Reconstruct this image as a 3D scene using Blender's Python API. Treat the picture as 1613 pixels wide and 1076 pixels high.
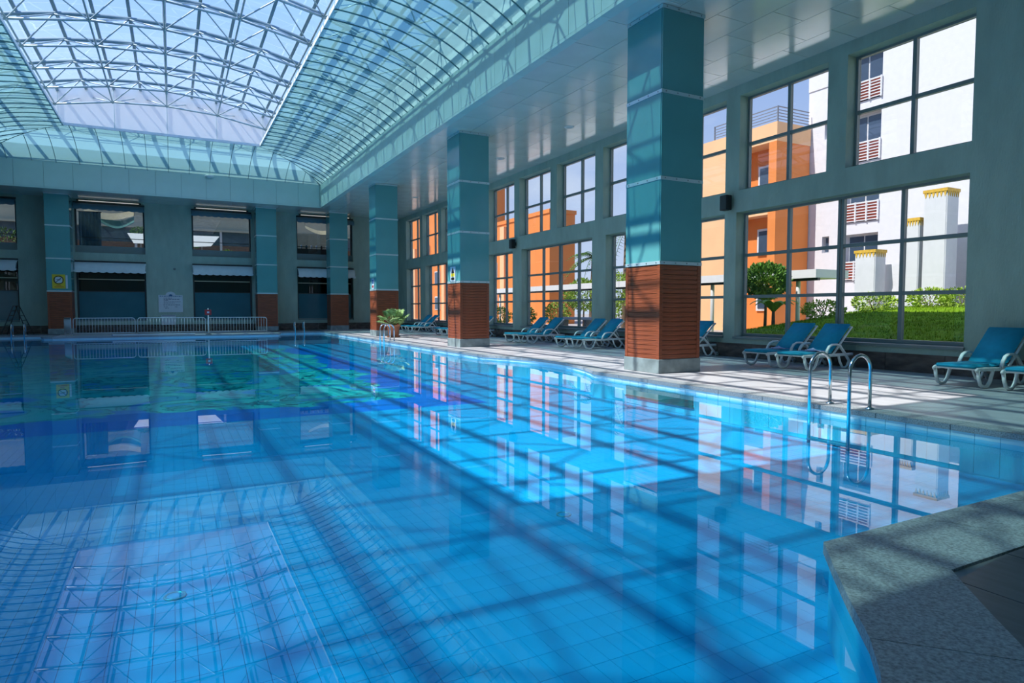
import bpy, bmesh, math, random
from mathutils import Vector, Matrix, Quaternion
random.seed(7)
S = bpy.context.scene
COL = S.collection
for o in list(bpy.data.objects): bpy.data.objects.remove(o)

# ------------------------------------------------------------------ camera
cam_d = bpy.data.cameras.new('camera'); cam = bpy.data.objects.new('camera', cam_d); COL.objects.link(cam)
cam_d.sensor_width = 36; cam_d.lens = 1011.58/1613*36; cam_d.shift_y = 2.03/1613; cam_d.clip_end = 400
cam.location = (0, 0, 1.3)
cam.rotation_euler = (math.radians(90-3.003), 0, math.radians(-27.838))
S.camera = cam
# ------------------------------------------------------------------ world + sun + exposure
W = bpy.data.worlds.new('sky'); S.world = W; W.use_nodes = True
nt = W.node_tree; nt.nodes.clear()
wo = nt.nodes.new('ShaderNodeOutputWorld'); bg = nt.nodes.new('ShaderNodeBackground')
tc = nt.nodes.new('ShaderNodeTexCoord'); sp = nt.nodes.new('ShaderNodeSeparateXYZ')
rp = nt.nodes.new('ShaderNodeValToRGB'); cl = nt.nodes.new('ShaderNodeTexNoise'); mp = nt.nodes.new('ShaderNodeMapping')
cr = nt.nodes.new('ShaderNodeValToRGB'); mx = nt.nodes.new('ShaderNodeMixRGB')
rp.color_ramp.elements[0].position = 0.0; rp.color_ramp.elements[0].color = (0.64, 0.75, 0.95, 1)
rp.color_ramp.elements[1].position = 0.6; rp.color_ramp.elements[1].color = (0.08, 0.28, 0.80, 1)
mp.inputs['Scale'].default_value = (1.2, 2.6, 5.0); cl.inputs['Scale'].default_value = 2.2; cl.inputs['Detail'].default_value = 6
cr.color_ramp.elements[0].position = 0.5; cr.color_ramp.elements[0].color = (0, 0, 0, 1)
cr.color_ramp.elements[1].position = 0.85; cr.color_ramp.elements[1].color = (0.75, 0.75, 0.75, 1)
mx.inputs[2].default_value = (0.85, 0.92, 1.0, 1)
L = nt.links.new
L(tc.outputs['Generated'], sp.inputs[0]); L(sp.outputs[2], rp.inputs[0]); L(tc.outputs['Generated'], mp.inputs[0])
L(mp.outputs[0], cl.inputs['Vector']); L(cl.outputs[0], cr.inputs[0]); L(cr.outputs[0], mx.inputs[0]); L(rp.outputs[0], mx.inputs[1])
L(mx.outputs[0], bg.inputs[0]); bg.inputs[1].default_value = 1.4; L(bg.outputs[0], wo.inputs[0])
sun_d = bpy.data.lights.new('sun', 'SUN'); sun = bpy.data.objects.new('sun', sun_d); COL.objects.link(sun)
sun_d.energy = 7.6; sun_d.angle = math.radians(0.6); sun_d.color = (1.0, 0.96, 0.9)
sun.rotation_euler = Vector((0.69, -0.09, -1.0)).to_track_quat('-Z', 'Y').to_euler(); sun.location = (-30, 0, 40)
S.view_settings.view_transform = 'Standard'; S.view_settings.look = 'None'
S.view_settings.gamma = 1; S.view_settings.use_curve_mapping = False
S.view_settings.exposure = 0.3

# ------------------------------------------------------------------ materials
MATS = {}
def mat(name, col, rough=0.5, metal=0.0, spec=0.5, var=0.08, vscale=4.0, bump=0.0, bscale=40.0, stretch=(1, 1, 1), emit=0.0):
    if name in MATS: return MATS[name]
    m = bpy.data.materials.new(name); m.use_nodes = True; t = m.node_tree; b = t.nodes['Principled BSDF']
    b.inputs['Roughness'].default_value = rough; b.inputs['Metallic'].default_value = metal
    b.inputs['Specular IOR Level'].default_value = spec
    tcn = t.nodes.new('ShaderNodeTexCoord'); mpn = t.nodes.new('ShaderNodeMapping'); mpn.inputs['Scale'].default_value = stretch
    t.links.new(tcn.outputs['Object'], mpn.inputs[0])
    n = t.nodes.new('ShaderNodeTexNoise'); n.inputs['Scale'].default_value = vscale; n.inputs['Detail'].default_value = 5
    t.links.new(mpn.outputs[0], n.inputs['Vector'])
    r = t.nodes.new('ShaderNodeValToRGB')
    lo = [max(0, c*(1-var)) for c in col]; hi = [min(1, c*(1+var)) for c in col]
    r.color_ramp.elements[0].position = 0.3; r.color_ramp.elements[0].color = (*lo, 1)
    r.color_ramp.elements[1].position = 0.7; r.color_ramp.elements[1].color = (*hi, 1)
    t.links.new(n.outputs[0], r.inputs[0]); t.links.new(r.outputs[0], b.inputs['Base Color'])
    if bump:
        n2 = t.nodes.new('ShaderNodeTexNoise'); n2.inputs['Scale'].default_value = bscale; n2.inputs['Detail'].default_value = 3
        t.links.new(mpn.outputs[0], n2.inputs['Vector'])
        bp = t.nodes.new('ShaderNodeBump'); bp.inputs['Strength'].default_value = bump; bp.inputs['Distance'].default_value = 0.02
        t.links.new(n2.outputs[0], bp.inputs['Height']); t.links.new(bp.outputs[0], b.inputs['Normal'])
    if emit:
        b.inputs['Emission Color'].default_value = (*col, 1); b.inputs['Emission Strength'].default_value = emit
    MATS[name] = m; return m
def clear_mat(name, tint, r0=0.02, rough=0.0, power=5.0, ripple=0.0):
    """clear sheet: what is not mirrored (Schlick) passes straight through, tinted; same from both sides"""
    m = bpy.data.materials.new(name); m.use_nodes = True; t = m.node_tree; t.nodes.clear()
    o = t.nodes.new('ShaderNodeOutputMaterial'); mix = t.nodes.new('ShaderNodeMixShader'); tr = t.nodes.new('ShaderNodeBsdfTransparent')
    g = t.nodes.new('ShaderNodeBsdfGlossy'); f = t.nodes.new('ShaderNodeLayerWeight')
    pw = t.nodes.new('ShaderNodeMath'); pw.operation = 'POWER'; pw.inputs[1].default_value = power
    ma = t.nodes.new('ShaderNodeMath'); ma.operation = 'MULTIPLY_ADD'; ma.inputs[1].default_value = 1-r0; ma.inputs[2].default_value = r0
    tr.inputs[0].default_value = (*tint, 1); g.inputs['Roughness'].default_value = rough; g.inputs[0].default_value = (1, 1, 1, 1)
    f.inputs[0].default_value = 0.5
    if ripple:
        tcn = t.nodes.new('ShaderNodeTexCoord'); n = t.nodes.new('ShaderNodeTexNoise'); n.inputs['Scale'].default_value = 0.9; n.inputs['Detail'].default_value = 2
        bp = t.nodes.new('ShaderNodeBump'); bp.inputs['Strength'].default_value = ripple; bp.inputs['Distance'].default_value = 0.05
        t.links.new(tcn.outputs['Object'], n.inputs['Vector']); t.links.new(n.outputs[0], bp.inputs['Height'])
        t.links.new(bp.outputs[0], g.inputs['Normal']); t.links.new(bp.outputs[0], f.inputs['Normal'])
    t.links.new(f.outputs['Facing'], pw.inputs[0]); t.links.new(pw.outputs[0], ma.inputs[0]); t.links.new(ma.outputs[0], mix.inputs[0])
    t.links.new(tr.outputs[0], mix.inputs[1]); t.links.new(g.outputs[0], mix.inputs[2])
    t.links.new(mix.outputs[0], o.inputs[0]); MATS[name] = m; return m
def mixmat(name, build):
    m = bpy.data.materials.new(name); m.use_nodes = True; t = m.node_tree; t.nodes.clear()
    o = t.nodes.new('ShaderNodeOutputMaterial'); t.links.new(build(t), o.inputs[0]); MATS[name] = m; return m
def cove_build(t):
    tl = t.nodes.new('ShaderNodeBsdfTranslucent'); tl.inputs[0].default_value = (0.19, 0.335, 0.325, 1)
    tp = t.nodes.new('ShaderNodeBsdfTransparent'); tp.inputs[0].default_value = (0.52, 0.88, 0.86, 1)
    df = t.nodes.new('ShaderNodeBsdfPrincipled'); df.inputs['Base Color'].default_value = (0.21, 0.36, 0.35, 1); df.inputs['Roughness'].default_value = 0.25
    a = t.nodes.new('ShaderNodeMixShader'); a.inputs[0].default_value = 0.5; b = t.nodes.new('ShaderNodeMixShader')
    n = t.nodes.new('ShaderNodeTexNoise'); n.inputs['Scale'].default_value = 1.5
    r = t.nodes.new('ShaderNodeMapRange'); r.inputs[3].default_value = 0.27; r.inputs[4].default_value = 0.31
    t.links.new(n.outputs[0], r.inputs[0]); t.links.new(r.outputs[0], b.inputs[0])
    t.links.new(tl.outputs[0], a.inputs[1]); t.links.new(df.outputs[0], a.inputs[2])
    t.links.new(a.outputs[0], b.inputs[1]); t.links.new(tp.outputs[0], b.inputs[2]); return b.outputs[0]
mixmat('cove', cove_build)
clear_mat('water', (0.23, 0.82, 0.97), 0.03, ripple=0.008)
clear_mat('roof_glass', (0.88, 0.94, 0.97), 0.03)
clear_mat('window_glass', (0.56, 0.57, 0.575), 0.05)
clear_mat('side_glass', (0.62, 0.65, 0.64), 0.04)
clear_mat('dark_glass', (0.30, 0.33, 0.32), 0.06)
mat('stucco', (0.32, 0.43, 0.37), 0.85, var=0.10, vscale=3, bump=0.6, bscale=28, stretch=(1, 1, .35))
mat('frame', (0.17, 0.22, 0.22), 0.35, var=0.04)
mat('teal_panel', (0.10, 0.32, 0.32), 0.12, var=0.05, vscale=1)
mat('strip', (0.52, 0.66, 0.68), 0.3, metal=0.4, var=0.03)
mat('bolt', (0.25, 0.3, 0.32), 0.3, metal=0.9)
mat('stone_base', (0.20, 0.25, 0.26), 0.35, var=0.25, vscale=5)
mat('wood', (0.23, 0.060, 0.025), 0.32, var=0.35, vscale=3, stretch=(1, 1, 14))
mat('ceiling_panel', (0.68, 0.73, 0.68), 0.16, metal=0.25, var=0.06, vscale=1)
mat('joint', (0.16, 0.24, 0.24), 0.6)
mat('fascia', (0.46, 0.61, 0.575), 0.25, var=0.05, vscale=1)
mat('rib', (0.10, 0.22, 0.24), 0.4)
mat('white_edge', (0.75, 0.80, 0.82), 0.4)
mat('white_wall', (0.80, 0.80, 0.81), 0.8, var=0.03)
mat('steel_frame', (0.42, 0.50, 0.54), 0.4, metal=0.2, var=0.04)
mat('glazing_bar', (0.20, 0.29, 0.34), 0.4, var=0.04)
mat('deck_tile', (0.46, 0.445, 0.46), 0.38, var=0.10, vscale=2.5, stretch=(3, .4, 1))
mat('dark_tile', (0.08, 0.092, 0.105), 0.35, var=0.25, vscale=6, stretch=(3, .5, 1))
mat('grout', (0.20, 0.20, 0.21), 0.8)
mat('granite', (0.27, 0.29, 0.30), 0.55, var=0.45, vscale=70, bump=0.15, bscale=90)
mat('board_tile', (0.075, 0.060, 0.055), 0.25, var=0.5, vscale=3, stretch=(1, 1, 3))
mat('pool_tile', (0.045, 0.53, 0.80), 0.3, var=0.06, vscale=2)
mat('pool_grout', (0.03, 0.44, 0.68), 0.7)
mat('pool_wall', (0.50, 0.76, 0.84), 0.3, var=0.06, vscale=2)
mat('chrome', (0.72, 0.75, 0.77), 0.12, metal=1.0, var=0.02)
mat('galvanised', (0.55, 0.58, 0.60), 0.4, metal=0.5)
mat('resin', (0.84, 0.84, 0.82), 0.4, var=0.03)
mat('cushion', (0.008, 0.37, 0.56), 0.75, var=0.08, vscale=9, bump=0.1, bscale=120)
mat('towel', (0.42, 0.45, 0.68), 0.9, bump=0.4, bscale=60)
mat('black', (0.012, 0.013, 0.014), 0.5)
mat('dark_metal', (0.03, 0.04, 0.04), 0.5)
mat('terracotta', (0.42, 0.17, 0.09), 0.7, var=0.15)
mat('soil', (0.05, 0.035, 0.02), 0.95)
mat('palm_leaf', (0.24, 0.38, 0.13), 0.5, var=0.4, vscale=6)
mat('awning', (0.62, 0.68, 0.70), 0.8, var=0.05)
mat('awning_blue', (0.10, 0.19, 0.24), 0.8, var=0.05)
mat('frosted', (0.035, 0.14, 0.18), 0.12, var=0.08, vscale=1)
mat('sign_white', (0.55, 0.62, 0.68), 0.5, var=0.03)
mat('sign_yellow', (0.62, 0.48, 0.02), 0.5, var=0.03)
mat('sign_blue', (0.05, 0.13, 0.28), 0.5)
mat('sign_ink', (0.10, 0.14, 0.22), 0.6)
mat('sign_black', (0.02, 0.018, 0.01), 0.5)
mat('sign_red', (0.40, 0.03, 0.03), 0.5)
mat('lamp_white', (0.8, 0.82, 0.8), 0.4)
mat('strip_glow', (0.9, 0.85, 0.75), 0.4, emit=0.35)
mat('orange', (0.80, 0.25, 0.055), 0.85, var=0.05, vscale=.6)
mat('orange_sunlit_peach', (0.88, 0.52, 0.27), 0.85, var=0.05, vscale=.6)  # peach trim tone, also the orange walls with sunlight painted in
mat('white_stucco', (0.74, 0.74, 0.77), 0.9, var=0.03, bump=.2, bscale=20)
mat('ext_glass', (0.05, 0.08, 0.13), 0.08, spec=0.8)
mat('ext_frame', (0.75, 0.75, 0.76), 0.5)
mat('red_slat', (0.55, 0.10, 0.05), 0.7)
mat('grey_rail', (0.20, 0.22, 0.26), 0.5)
mat('yellow_tile', (0.75, 0.45, 0.05), 0.6, var=0.2, vscale=8)
mat('lawn', (0.17, 0.30, 0.015), 0.95, spec=0.05, var=0.35, vscale=2.5, bump=0.8, bscale=30)
mat('grass_blade', (0.20, 0.34, 0.02), 0.9, spec=0.05, var=0.35, vscale=3)
mat('hedge', (0.34, 0.48, 0.05), 0.7, var=0.45, vscale=5)
mat('leaf', (0.10, 0.24, 0.02), 0.6, var=0.45, vscale=5)
mat('leaf_light', (0.28, 0.42, 0.05), 0.6, var=0.4, vscale=5)
mat('trunk', (0.16, 0.11, 0.07), 0.9, var=0.3, vscale=8)
mat('paving', (0.42, 0.37, 0.33), 0.9, var=0.12)
mat('cream', (0.62, 0.58, 0.44), 0.85, var=0.04)
mat('brown_brick', (0.20, 0.10, 0.06), 0.9, var=0.3, vscale=8)
mat('drape_ivory', (0.72, 0.62, 0.42), 0.9)
mat('drape_teal', (0.16, 0.42, 0.40), 0.9)
mat('curtain_blue', (0.06, 0.13, 0.22), 0.9)
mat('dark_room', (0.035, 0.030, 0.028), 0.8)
mat('roof_felt', (0.30, 0.30, 0.30), 0.9)

def mosaic_build(t):
    b = t.nodes.new('ShaderNodeBsdfPrincipled'); b.inputs['Roughness'].default_value = 0.3
    g = t.nodes.new('ShaderNodeNewGeometry'); s = t.nodes.new('ShaderNodeSeparateXYZ'); t.links.new(g.outputs['Position'], s.inputs[0])
    m = t.nodes.new('ShaderNodeMapping'); m.inputs['Scale'].default_value = (0.75, 0.62, 1); t.links.new(g.outputs['Position'], m.inputs[0])
    n = t.nodes.new('ShaderNodeTexNoise'); n.inputs['Scale'].default_value = 1.0; n.inputs['Detail'].default_value = 8; n.inputs['Distortion'].default_value = 2.4
    t.links.new(m.outputs[0], n.inputs['Vector'])
    r = t.nodes.new('ShaderNodeValToRGB'); e = r.color_ramp.elements
    e[0].position = 0.30; e[0].color = (0.03, 0.22, 0.75, 1); e[1].position = 0.70; e[1].color = (0.55, 0.90, 0.60, 1)
    for p, c in ((0.40, (0.06, 0.45, 0.80)), (0.45, (0.12, 0.70, 0.50)), (0.485, (0.10, 0.55, 0.40)), (0.497, (0.01, 0.06, 0.09)), (0.513, (0.01, 0.06, 0.09)), (0.525, (0.20, 0.80, 0.50)), (0.60, (0.35, 0.85, 0.62))):
        q = e.new(p); q.color = (*c, 1)
    t.links.new(n.outputs[0], r.inputs[0])
    def mth(op, a, v=None, bb=None):
        k = t.nodes.new('ShaderNodeMath'); k.operation = op; t.links.new(a, k.inputs[0])
        if bb is not None: t.links.new(bb, k.inputs[1])
        elif v is not None: k.inputs[1].default_value = v
        return k.outputs[0]
    # wavy border of plain blue around the picture
    n2 = t.nodes.new('ShaderNodeTexNoise'); n2.inputs['Scale'].default_value = 0.5; t.links.new(g.outputs['Position'], n2.inputs['Vector'])
    w = mth('MULTIPLY', n2.outputs[0], 3.2)
    ynear = mth('LESS_THAN', mth('SUBTRACT', s.outputs[1], bb=w), 11.1)
    xr = mth('GREATER_THAN', mth('ADD', s.outputs[0], bb=w), 6.1)
    mk = mth('MAXIMUM', ynear, bb=xr)
    mx = t.nodes.new('ShaderNodeMixRGB'); mx.inputs[2].default_value = (0.0, 0.22, 0.75, 1)
    t.links.new(mk, mx.inputs[0]); t.links.new(r.outputs[0], mx.inputs[1]); t.links.new(mx.outputs[0], b.inputs['Base Color'])
    # fine mosaic joints
    br = t.nodes.new('ShaderNodeTexBrick'); br.offset = 0; br.inputs['Scale'].default_value = 8; br.inputs['Mortar Size'].default_value = 0.03
    br.inputs['Brick Width'].default_value = 0.5; br.inputs['Row Height'].default_value = 0.5
    t.links.new(g.outputs['Position'], br.inputs['Vector'])
    bp = t.nodes.new('ShaderNodeBump'); bp.inputs['Strength'].default_value = 0.2; t.links.new(br.outputs['Fac'], bp.inputs['Height']); t.links.new(bp.outputs[0], b.inputs['Normal'])
    return b.outputs[0]
mixmat('mosaic', mosaic_build)

# ------------------------------------------------------------------ helpers
def wloc(o):
    v = Vector((0, 0, 0))
    while o is not None: v = v + o.location; o = o.parent
    return v
def link(name, data, parent=None, loc=(0, 0, 0)):
    o = bpy.data.objects.new(name, data); COL.objects.link(o)
    if parent is not None: o.parent = parent
    o.location = Vector(loc) - (wloc(parent) if parent is not None else Vector((0, 0, 0)))
    return o
def tag(o, label=None, cat=None, group=None, kind=None):
    if label: o['label'] = label
    if cat: o['category'] = cat
    if group: o['group'] = group
    if kind: o['kind'] = kind
    return o
def empty(name, loc=(0, 0, 0), label=None, cat=None, group=None, kind=None):
    return tag(link(name, None, None, loc), label, cat, group, kind)
def pydata(name, verts, faces, material, smooth=False):
    me = bpy.data.meshes.new(name); me.from_pydata([tuple(v) for v in verts], [], faces); me.materials.append(MATS[material])
    if smooth: me.polygons.foreach_set('use_smooth', [True]*len(me.polygons))
    me.update(); return me
BOXF = [(0, 3, 2, 1), (4, 5, 6, 7), (0, 1, 5, 4), (1, 2, 6, 5), (2, 3, 7, 6), (3, 0, 4, 7)]
def boxv(x0, x1, y0, y1, z0, z1):
    return [(x0, y0, z0), (x1, y0, z0), (x1, y1, z0), (x0, y1, z0), (x0, y0, z1), (x1, y0, z1), (x1, y1, z1), (x0, y1, z1)]
CACHE = {}
def pane_x(x, y0, y1, z0, z1, m, parent):          # one sheet of glass across x
    k = ('px', round(y1-y0, 3), round(z1-z0, 3), m); a, b = (y1-y0)/2, (z1-z0)/2
    if k not in CACHE: CACHE[k] = pydata('pane', [(0, -a, -b), (0, a, -b), (0, a, b), (0, -a, b)], [(0, 1, 2, 3)], m)
    return link('pane', CACHE[k], parent, (x, (y0+y1)/2, (z0+z1)/2))
def pane_y(y, x0, x1, z0, z1, m, parent):
    k = ('py', round(x1-x0, 3), round(z1-z0, 3), m); a, b = (x1-x0)/2, (z1-z0)/2
    if k not in CACHE: CACHE[k] = pydata('pane', [(-a, 0, -b), (a, 0, -b), (a, 0, b), (-a, 0, b)], [(0, 1, 2, 3)], m)
    return link('pane', CACHE[k], parent, ((x0+x1)/2, y, (z0+z1)/2))
def boxmesh(dx, dy, dz, m, bevel=0):
    k = ('b', round(dx, 4), round(dy, 4), round(dz, 4), m, bevel)
    if k not in CACHE:
        me = pydata('box', boxv(-dx/2, dx/2, -dy/2, dy/2, -dz/2, dz/2), BOXF, m)
        if bevel:
            bm = bmesh.new(); bm.from_mesh(me); bmesh.ops.bevel(bm, geom=bm.edges[:], offset=bevel, segments=1 if bevel < .02 else 2, affect='EDGES')
            bm.to_mesh(me); bm.free()
        CACHE[k] = me
    return CACHE[k]
def box(name, x0, x1, y0, y1, z0, z1, m, parent=None, bevel=0):
    return link(name, boxmesh(x1-x0, y1-y0, z1-z0, m, bevel), parent, ((x0+x1)/2, (y0+y1)/2, (z0+z1)/2))
def boxes(name, lst, m, parent=None, loc=(0, 0, 0)):
    v, f = [], []
    for b in lst:
        n = len(v); v += boxv(*b); f += [tuple(i+n for i in q) for q in BOXF]
    lo = Vector(loc)
    return link(name, pydata(name, [Vector(p)-lo for p in v], f, m), parent, loc)
def cylmesh(r, m, n=8, cap=True, r2=None):
    k = ('c', r, m, n, r2)
    if k not in CACHE:
        q = r if r2 is None else r2
        v = [(r*math.cos(2*math.pi*i/n), r*math.sin(2*math.pi*i/n), 0) for i in range(n)] + [(q*math.cos(2*math.pi*i/n), q*math.sin(2*math.pi*i/n), 1) for i in range(n)]
        f = [(i, (i+1) % n, n+(i+1) % n, n+i) for i in range(n)] + [tuple(range(n-1, -1, -1)), tuple(range(n, 2*n))]
        me = pydata('tube', v, f, m); me.polygons.foreach_set('use_smooth', [len(p.vertices) == 4 for p in me.polygons]); CACHE[k] = me
    return CACHE[k]
def tube(name, p, q, r, m, parent=None, n=8, r2=None):
    p, q = Vector(p), Vector(q); d = q-p
    o = link(name, cylmesh(r, m, n, r2=r2), parent, p)
    o.rotation_euler = d.to_track_quat('Z', 'Y').to_euler(); o.scale = (1, 1, d.length); return o
def sweep(pts, rx, ry, side, n=10, closed=False, cap=True, power=2.0):
    """verts, faces of a section swept along a planar path; side = vector across the path's plane"""
    P = [Vector(p) for p in pts]; side = Vector(side).normalized(); v, f = [], []; N = len(P)
    for i, p in enumerate(P):
        a = P[(i-1) % N] if closed or i > 0 else P[i]; b = P[(i+1) % N] if closed or i < N-1 else P[i]
        t = (b-a).normalized(); nn = side.cross(t).normalized()
        for k in range(n):
            an = 2*math.pi*(k+.5)/n; c, s = math.cos(an), math.sin(an)
            c = math.copysign(abs(c)**(2/power), c); s = math.copysign(abs(s)**(2/power), s)
            v.append(p + nn*rx*c + side*ry*s)
    for i in range(N if closed else N-1):
        j = (i+1) % N
        for k in range(n): f.append((i*n+k, i*n+(k+1) % n, j*n+(k+1) % n, j*n+k))
    if not closed and cap: f += [tuple(range(n-1, -1, -1)), tuple(range((N-1)*n, N*n))]
    return v, f
def swept(name, pts, rx, ry, side, m, parent=None, loc=None, n=10, closed=False, power=2.0):
    v, f = sweep(pts, rx, ry, side, n, closed, power=power); lo = Vector(loc if loc is not None else pts[0])
    return link(name, pydata(name, [p-lo for p in v], f, m, True), parent, lo)
def arcpts(c, r, a0, a1, n, u=(1, 0, 0), w=(0, 0, 1), r2=None):
    c, u, w = Vector(c), Vector(u), Vector(w); r2 = r if r2 is None else r2
    return [c + u*r*math.cos(a0+(a1-a0)*i/n) + w*r2*math.sin(a0+(a1-a0)*i/n) for i in range(n+1)]
def lathe(name, prof, m, parent=None, loc=(0, 0, 0), n=20, smooth=True):
    v, f = [], []
    for r, z in prof:
        for k in range(n): v.append((r*math.cos(2*math.pi*k/n), r*math.sin(2*math.pi*k/n), z))
    for i in range(len(prof)-1):
        for k in range(n): f.append((i*n+k, i*n+(k+1) % n, (i+1)*n+(k+1) % n, (i+1)*n+k))
    f += [tuple(range(n-1, -1, -1)), tuple(range((len(prof)-1)*n, len(prof)*n))]
    return link(name, pydata(name, v, f, m, smooth), parent, loc)
def copy_tree(o, parent=None):
    c = o.copy(); COL.objects.link(c)
    if parent is not None: c.parent = parent
    for ch in list(o.children): copy_tree(ch, c)
    return c
def split(lo, hi, cuts):
    e = sorted(set([lo, hi] + [c for c in cuts if lo < c < hi])); return list(zip(e[:-1], e[1:]))
def wall_mesh(axis, c0, c1, a0, a1, z0, z1, holes):
    """boxes of a wall with rectangular holes; axis 'x': runs along y between x=c0..c1"""
    out = []
    for p, q in split(a0, a1, [h[0] for h in holes]+[h[1] for h in holes]):
        mid = (p+q)/2; hs = sorted([(h[2], h[3]) for h in holes if h[0] < mid < h[1]]); z = z0
        for h0, h1 in hs + [(z1, z1)]:
            if h0 > z: out.append((c0, c1, p, q, z, h0) if axis == 'x' else (p, q, c0, c1, z, h0))
            z = max(z, h1)
    return out

# ------------------------------------------------------------------ dimensions of the hall
XW, XG, ZC, YW = 13.5, 13.85, 7.26, 41.9          # right wall face, its glass, soffit height, far wall face
XF, XFL, YF, YN = 7.82, -7.82, 38.86, 2.4         # fascia lines around the roof light
ZF, ZO = 8.55, 9.54                               # fascia top, rim of the cove
CW = 3.71                                         # cove width
ZWAT, ZPOOL = -0.12, -0.52
def edge(y):                                      # right pool edge with its shallow bay
    if 11.0 <= y <= 16.4:
        R = 5.93; return 7.75 + math.sqrt(R*R-(y-13.7)**2) - (R-0.65)
    return 7.75
outline = [(7.75, 2.27)] + [(7.75, 11.0)] + [(edge(11.0+5.4*i/12), 11.0+5.4*i/12) for i in range(1, 12)] + [(7.75, 16.4), (7.75, 37.6)]
outline += [(7.6, 38.1), (7.2, 38.3), (5.5, 38.3), (5.2, 38.1), (5.1, 37.7), (5.1, 36.4), (4.95, 36.1), (4.6, 36.0)]
outline += [(-4.9, 36.0), (-5.25, 36.15), (-5.4, 36.5), (-5.4, 38.6), (-7.8, 38.6), (-7.8, 0.95), (1.2, 0.95), (1.6, 1.02), (1.95, 1.15), (2.22, 1.33), (2.42, 1.50), (2.66, 1.75), (2.93, 2.02), (3.19, 2.27)]
def offset(poly, d):
    n = len(poly); out = []
    for i in range(n):
        a, b, c = Vector(poly[i-1]), Vector(poly[i]), Vector(poly[(i+1) % n])
        e1, e2 = (b-a).normalized(), (c-b).normalized()
        n1, n2 = Vector((e1.y, -e1.x)), Vector((e2.y, -e2.x)); m = n1+n2
        out.append(b + m*(d/max(.35, 1+n1.dot(n2))))
    return out

# ------------------------------------------------------------------ floor
fl = empty('floor', (0, 0, 0), 'pale grey tiled pool deck with sunlight and roof shadows', None, None, 'structure')
def poly_slab(name, strips, z0, z1, m, parent):
    v, f = [], []
    for quad in strips:
        n = len(v); v += [(x, y, z0) for x, y in quad] + [(x, y, z1) for x, y in quad]; k = len(quad)
        f += [tuple(range(n+k-1, n-1, -1)), tuple(range(n+k, n+2*k))] + [(n+i, n+(i+1) % k, n+k+(i+1) % k, n+k+i) for i in range(k)]
    return link(name, pydata(name, v, f, m), parent)
strips = []
ys = [2.27, 11.0] + [11.0+5.4*i/12 for i in range(1, 12)] + [16.4, 38.1, YW+.3]
for a, b in zip(ys[:-1], ys[1:]): strips.append([(edge(a)+.05, a), (13.8, a), (13.8, b), (edge(b)+.05, b)])
strips += [[(3.22, 2.22), (3.05, 2.1), (2.93, 1.95), (2.66, 1.68), (2.42, 1.43), (2.22, 1.26), (1.95, 1.08), (1.6, .95), (1.2, .88), (-13.8, .88), (-13.8, -1.3), (13.8, -1.3), (13.8, 2.22)],
           [(-13.8, .88), (-7.85, .88), (-7.85, YW+.3), (-13.8, YW+.3)], [(-7.85, 38.65), (7.9, 38.65), (7.9, YW+.3), (-7.85, YW+.3)],
           [(-5.3, 36.45), (-4.9, 36.1), (4.6, 36.1), (5.0, 36.45), (5.0, 38.65), (-5.3, 38.65)], [(5.0, 38.35), (7.9, 38.35), (7.9, 38.65), (5.0, 38.65)]]
poly_slab('slab', strips, -0.3, -0.012, 'grout', fl)
tiles = []
TX, TY = (XW-8.1)/9, 1.2
def tile_poly(x0, x1, y0, y1):
    g = .004; pts = []
    lo = [max(x0+g, edge(min(max(y0+g+(y1-y0-2*g)*i/4, 0), 60))+.31) for i in range(5)]
    if min(lo) > x1-.05: return None
    ysn = [y0+g+(y1-y0-2*g)*i/4 for i in range(5)]
    if max(lo)-min(lo) < 1e-4: return [(lo[0], y0+g), (x1-g, y0+g), (x1-g, y1-g), (lo[0], y1-g)]
    return [(x1-g, y0+g), (x1-g, y1-g)] + [(min(lo[i], x1-g-.01), ysn[i]) for i in range(4, -1, -1)]
for j in range(33):
    for i in range(9):
        x0, y0 = 8.1+i*TX, 2.3+j*TY
        p = tile_poly(x0, x0+TX, y0, min(y0+TY, YW-.02))
        if p and y0 < YW-.1: tiles.append((math.hypot(x0-1, y0), p))
for i in range(10):                                # far terrace in front of the barriers
    for j in range(4):
        x0, y0 = -5.0+i*1.0, 36.45+j*1.2; tiles.append((80, [(x0+.004, y0+.004), (x0+.996, y0+.004), (x0+.996, y0+1.196), (x0+.004, y0+1.196)]))
tiles.sort(key=lambda t: t[0])
def prism(name, poly, z0, z1, m, parent=None):
    c = (sum(p[0] for p in poly)/len(poly), sum(p[1] for p in poly)/len(poly)); k = len(poly)
    key = ('p', tuple((round(p[0]-c[0], 4), round(p[1]-c[1], 4)) for p in poly), round(z1-z0, 4), m)
    if key not in CACHE:
        v = [(p[0]-c[0], p[1]-c[1], 0) for p in poly] + [(p[0]-c[0], p[1]-c[1], z1-z0) for p in poly]
        CACHE[key] = pydata(name, v, [tuple(range(k-1, -1, -1)), tuple(range(k, 2*k))] + [(i, (i+1) % k, k+(i+1) % k, k+i) for i in range(k)], m)
    return link(name, CACHE[key], parent, (c[0], c[1], z0))
for d, p in tiles[:290]: prism('deck_tile', p, -.012, 0, 'deck_tile', fl)
v, f = [], []
for d, p in tiles[290:]:
    n = len(v); v += [(x, y, -.012) for x, y in p]+[(x, y, 0) for x, y in p]; k = len(p)
    f += [tuple(range(n+k, n+2*k))]+[(n+i, n+(i+1) % k, n+k+(i+1) % k, n+k+i) for i in range(k)]
tag(link('far_deck_tiles', pydata('far_deck_tiles', v, f, 'deck_tile'), fl), kind='stuff')
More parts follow.
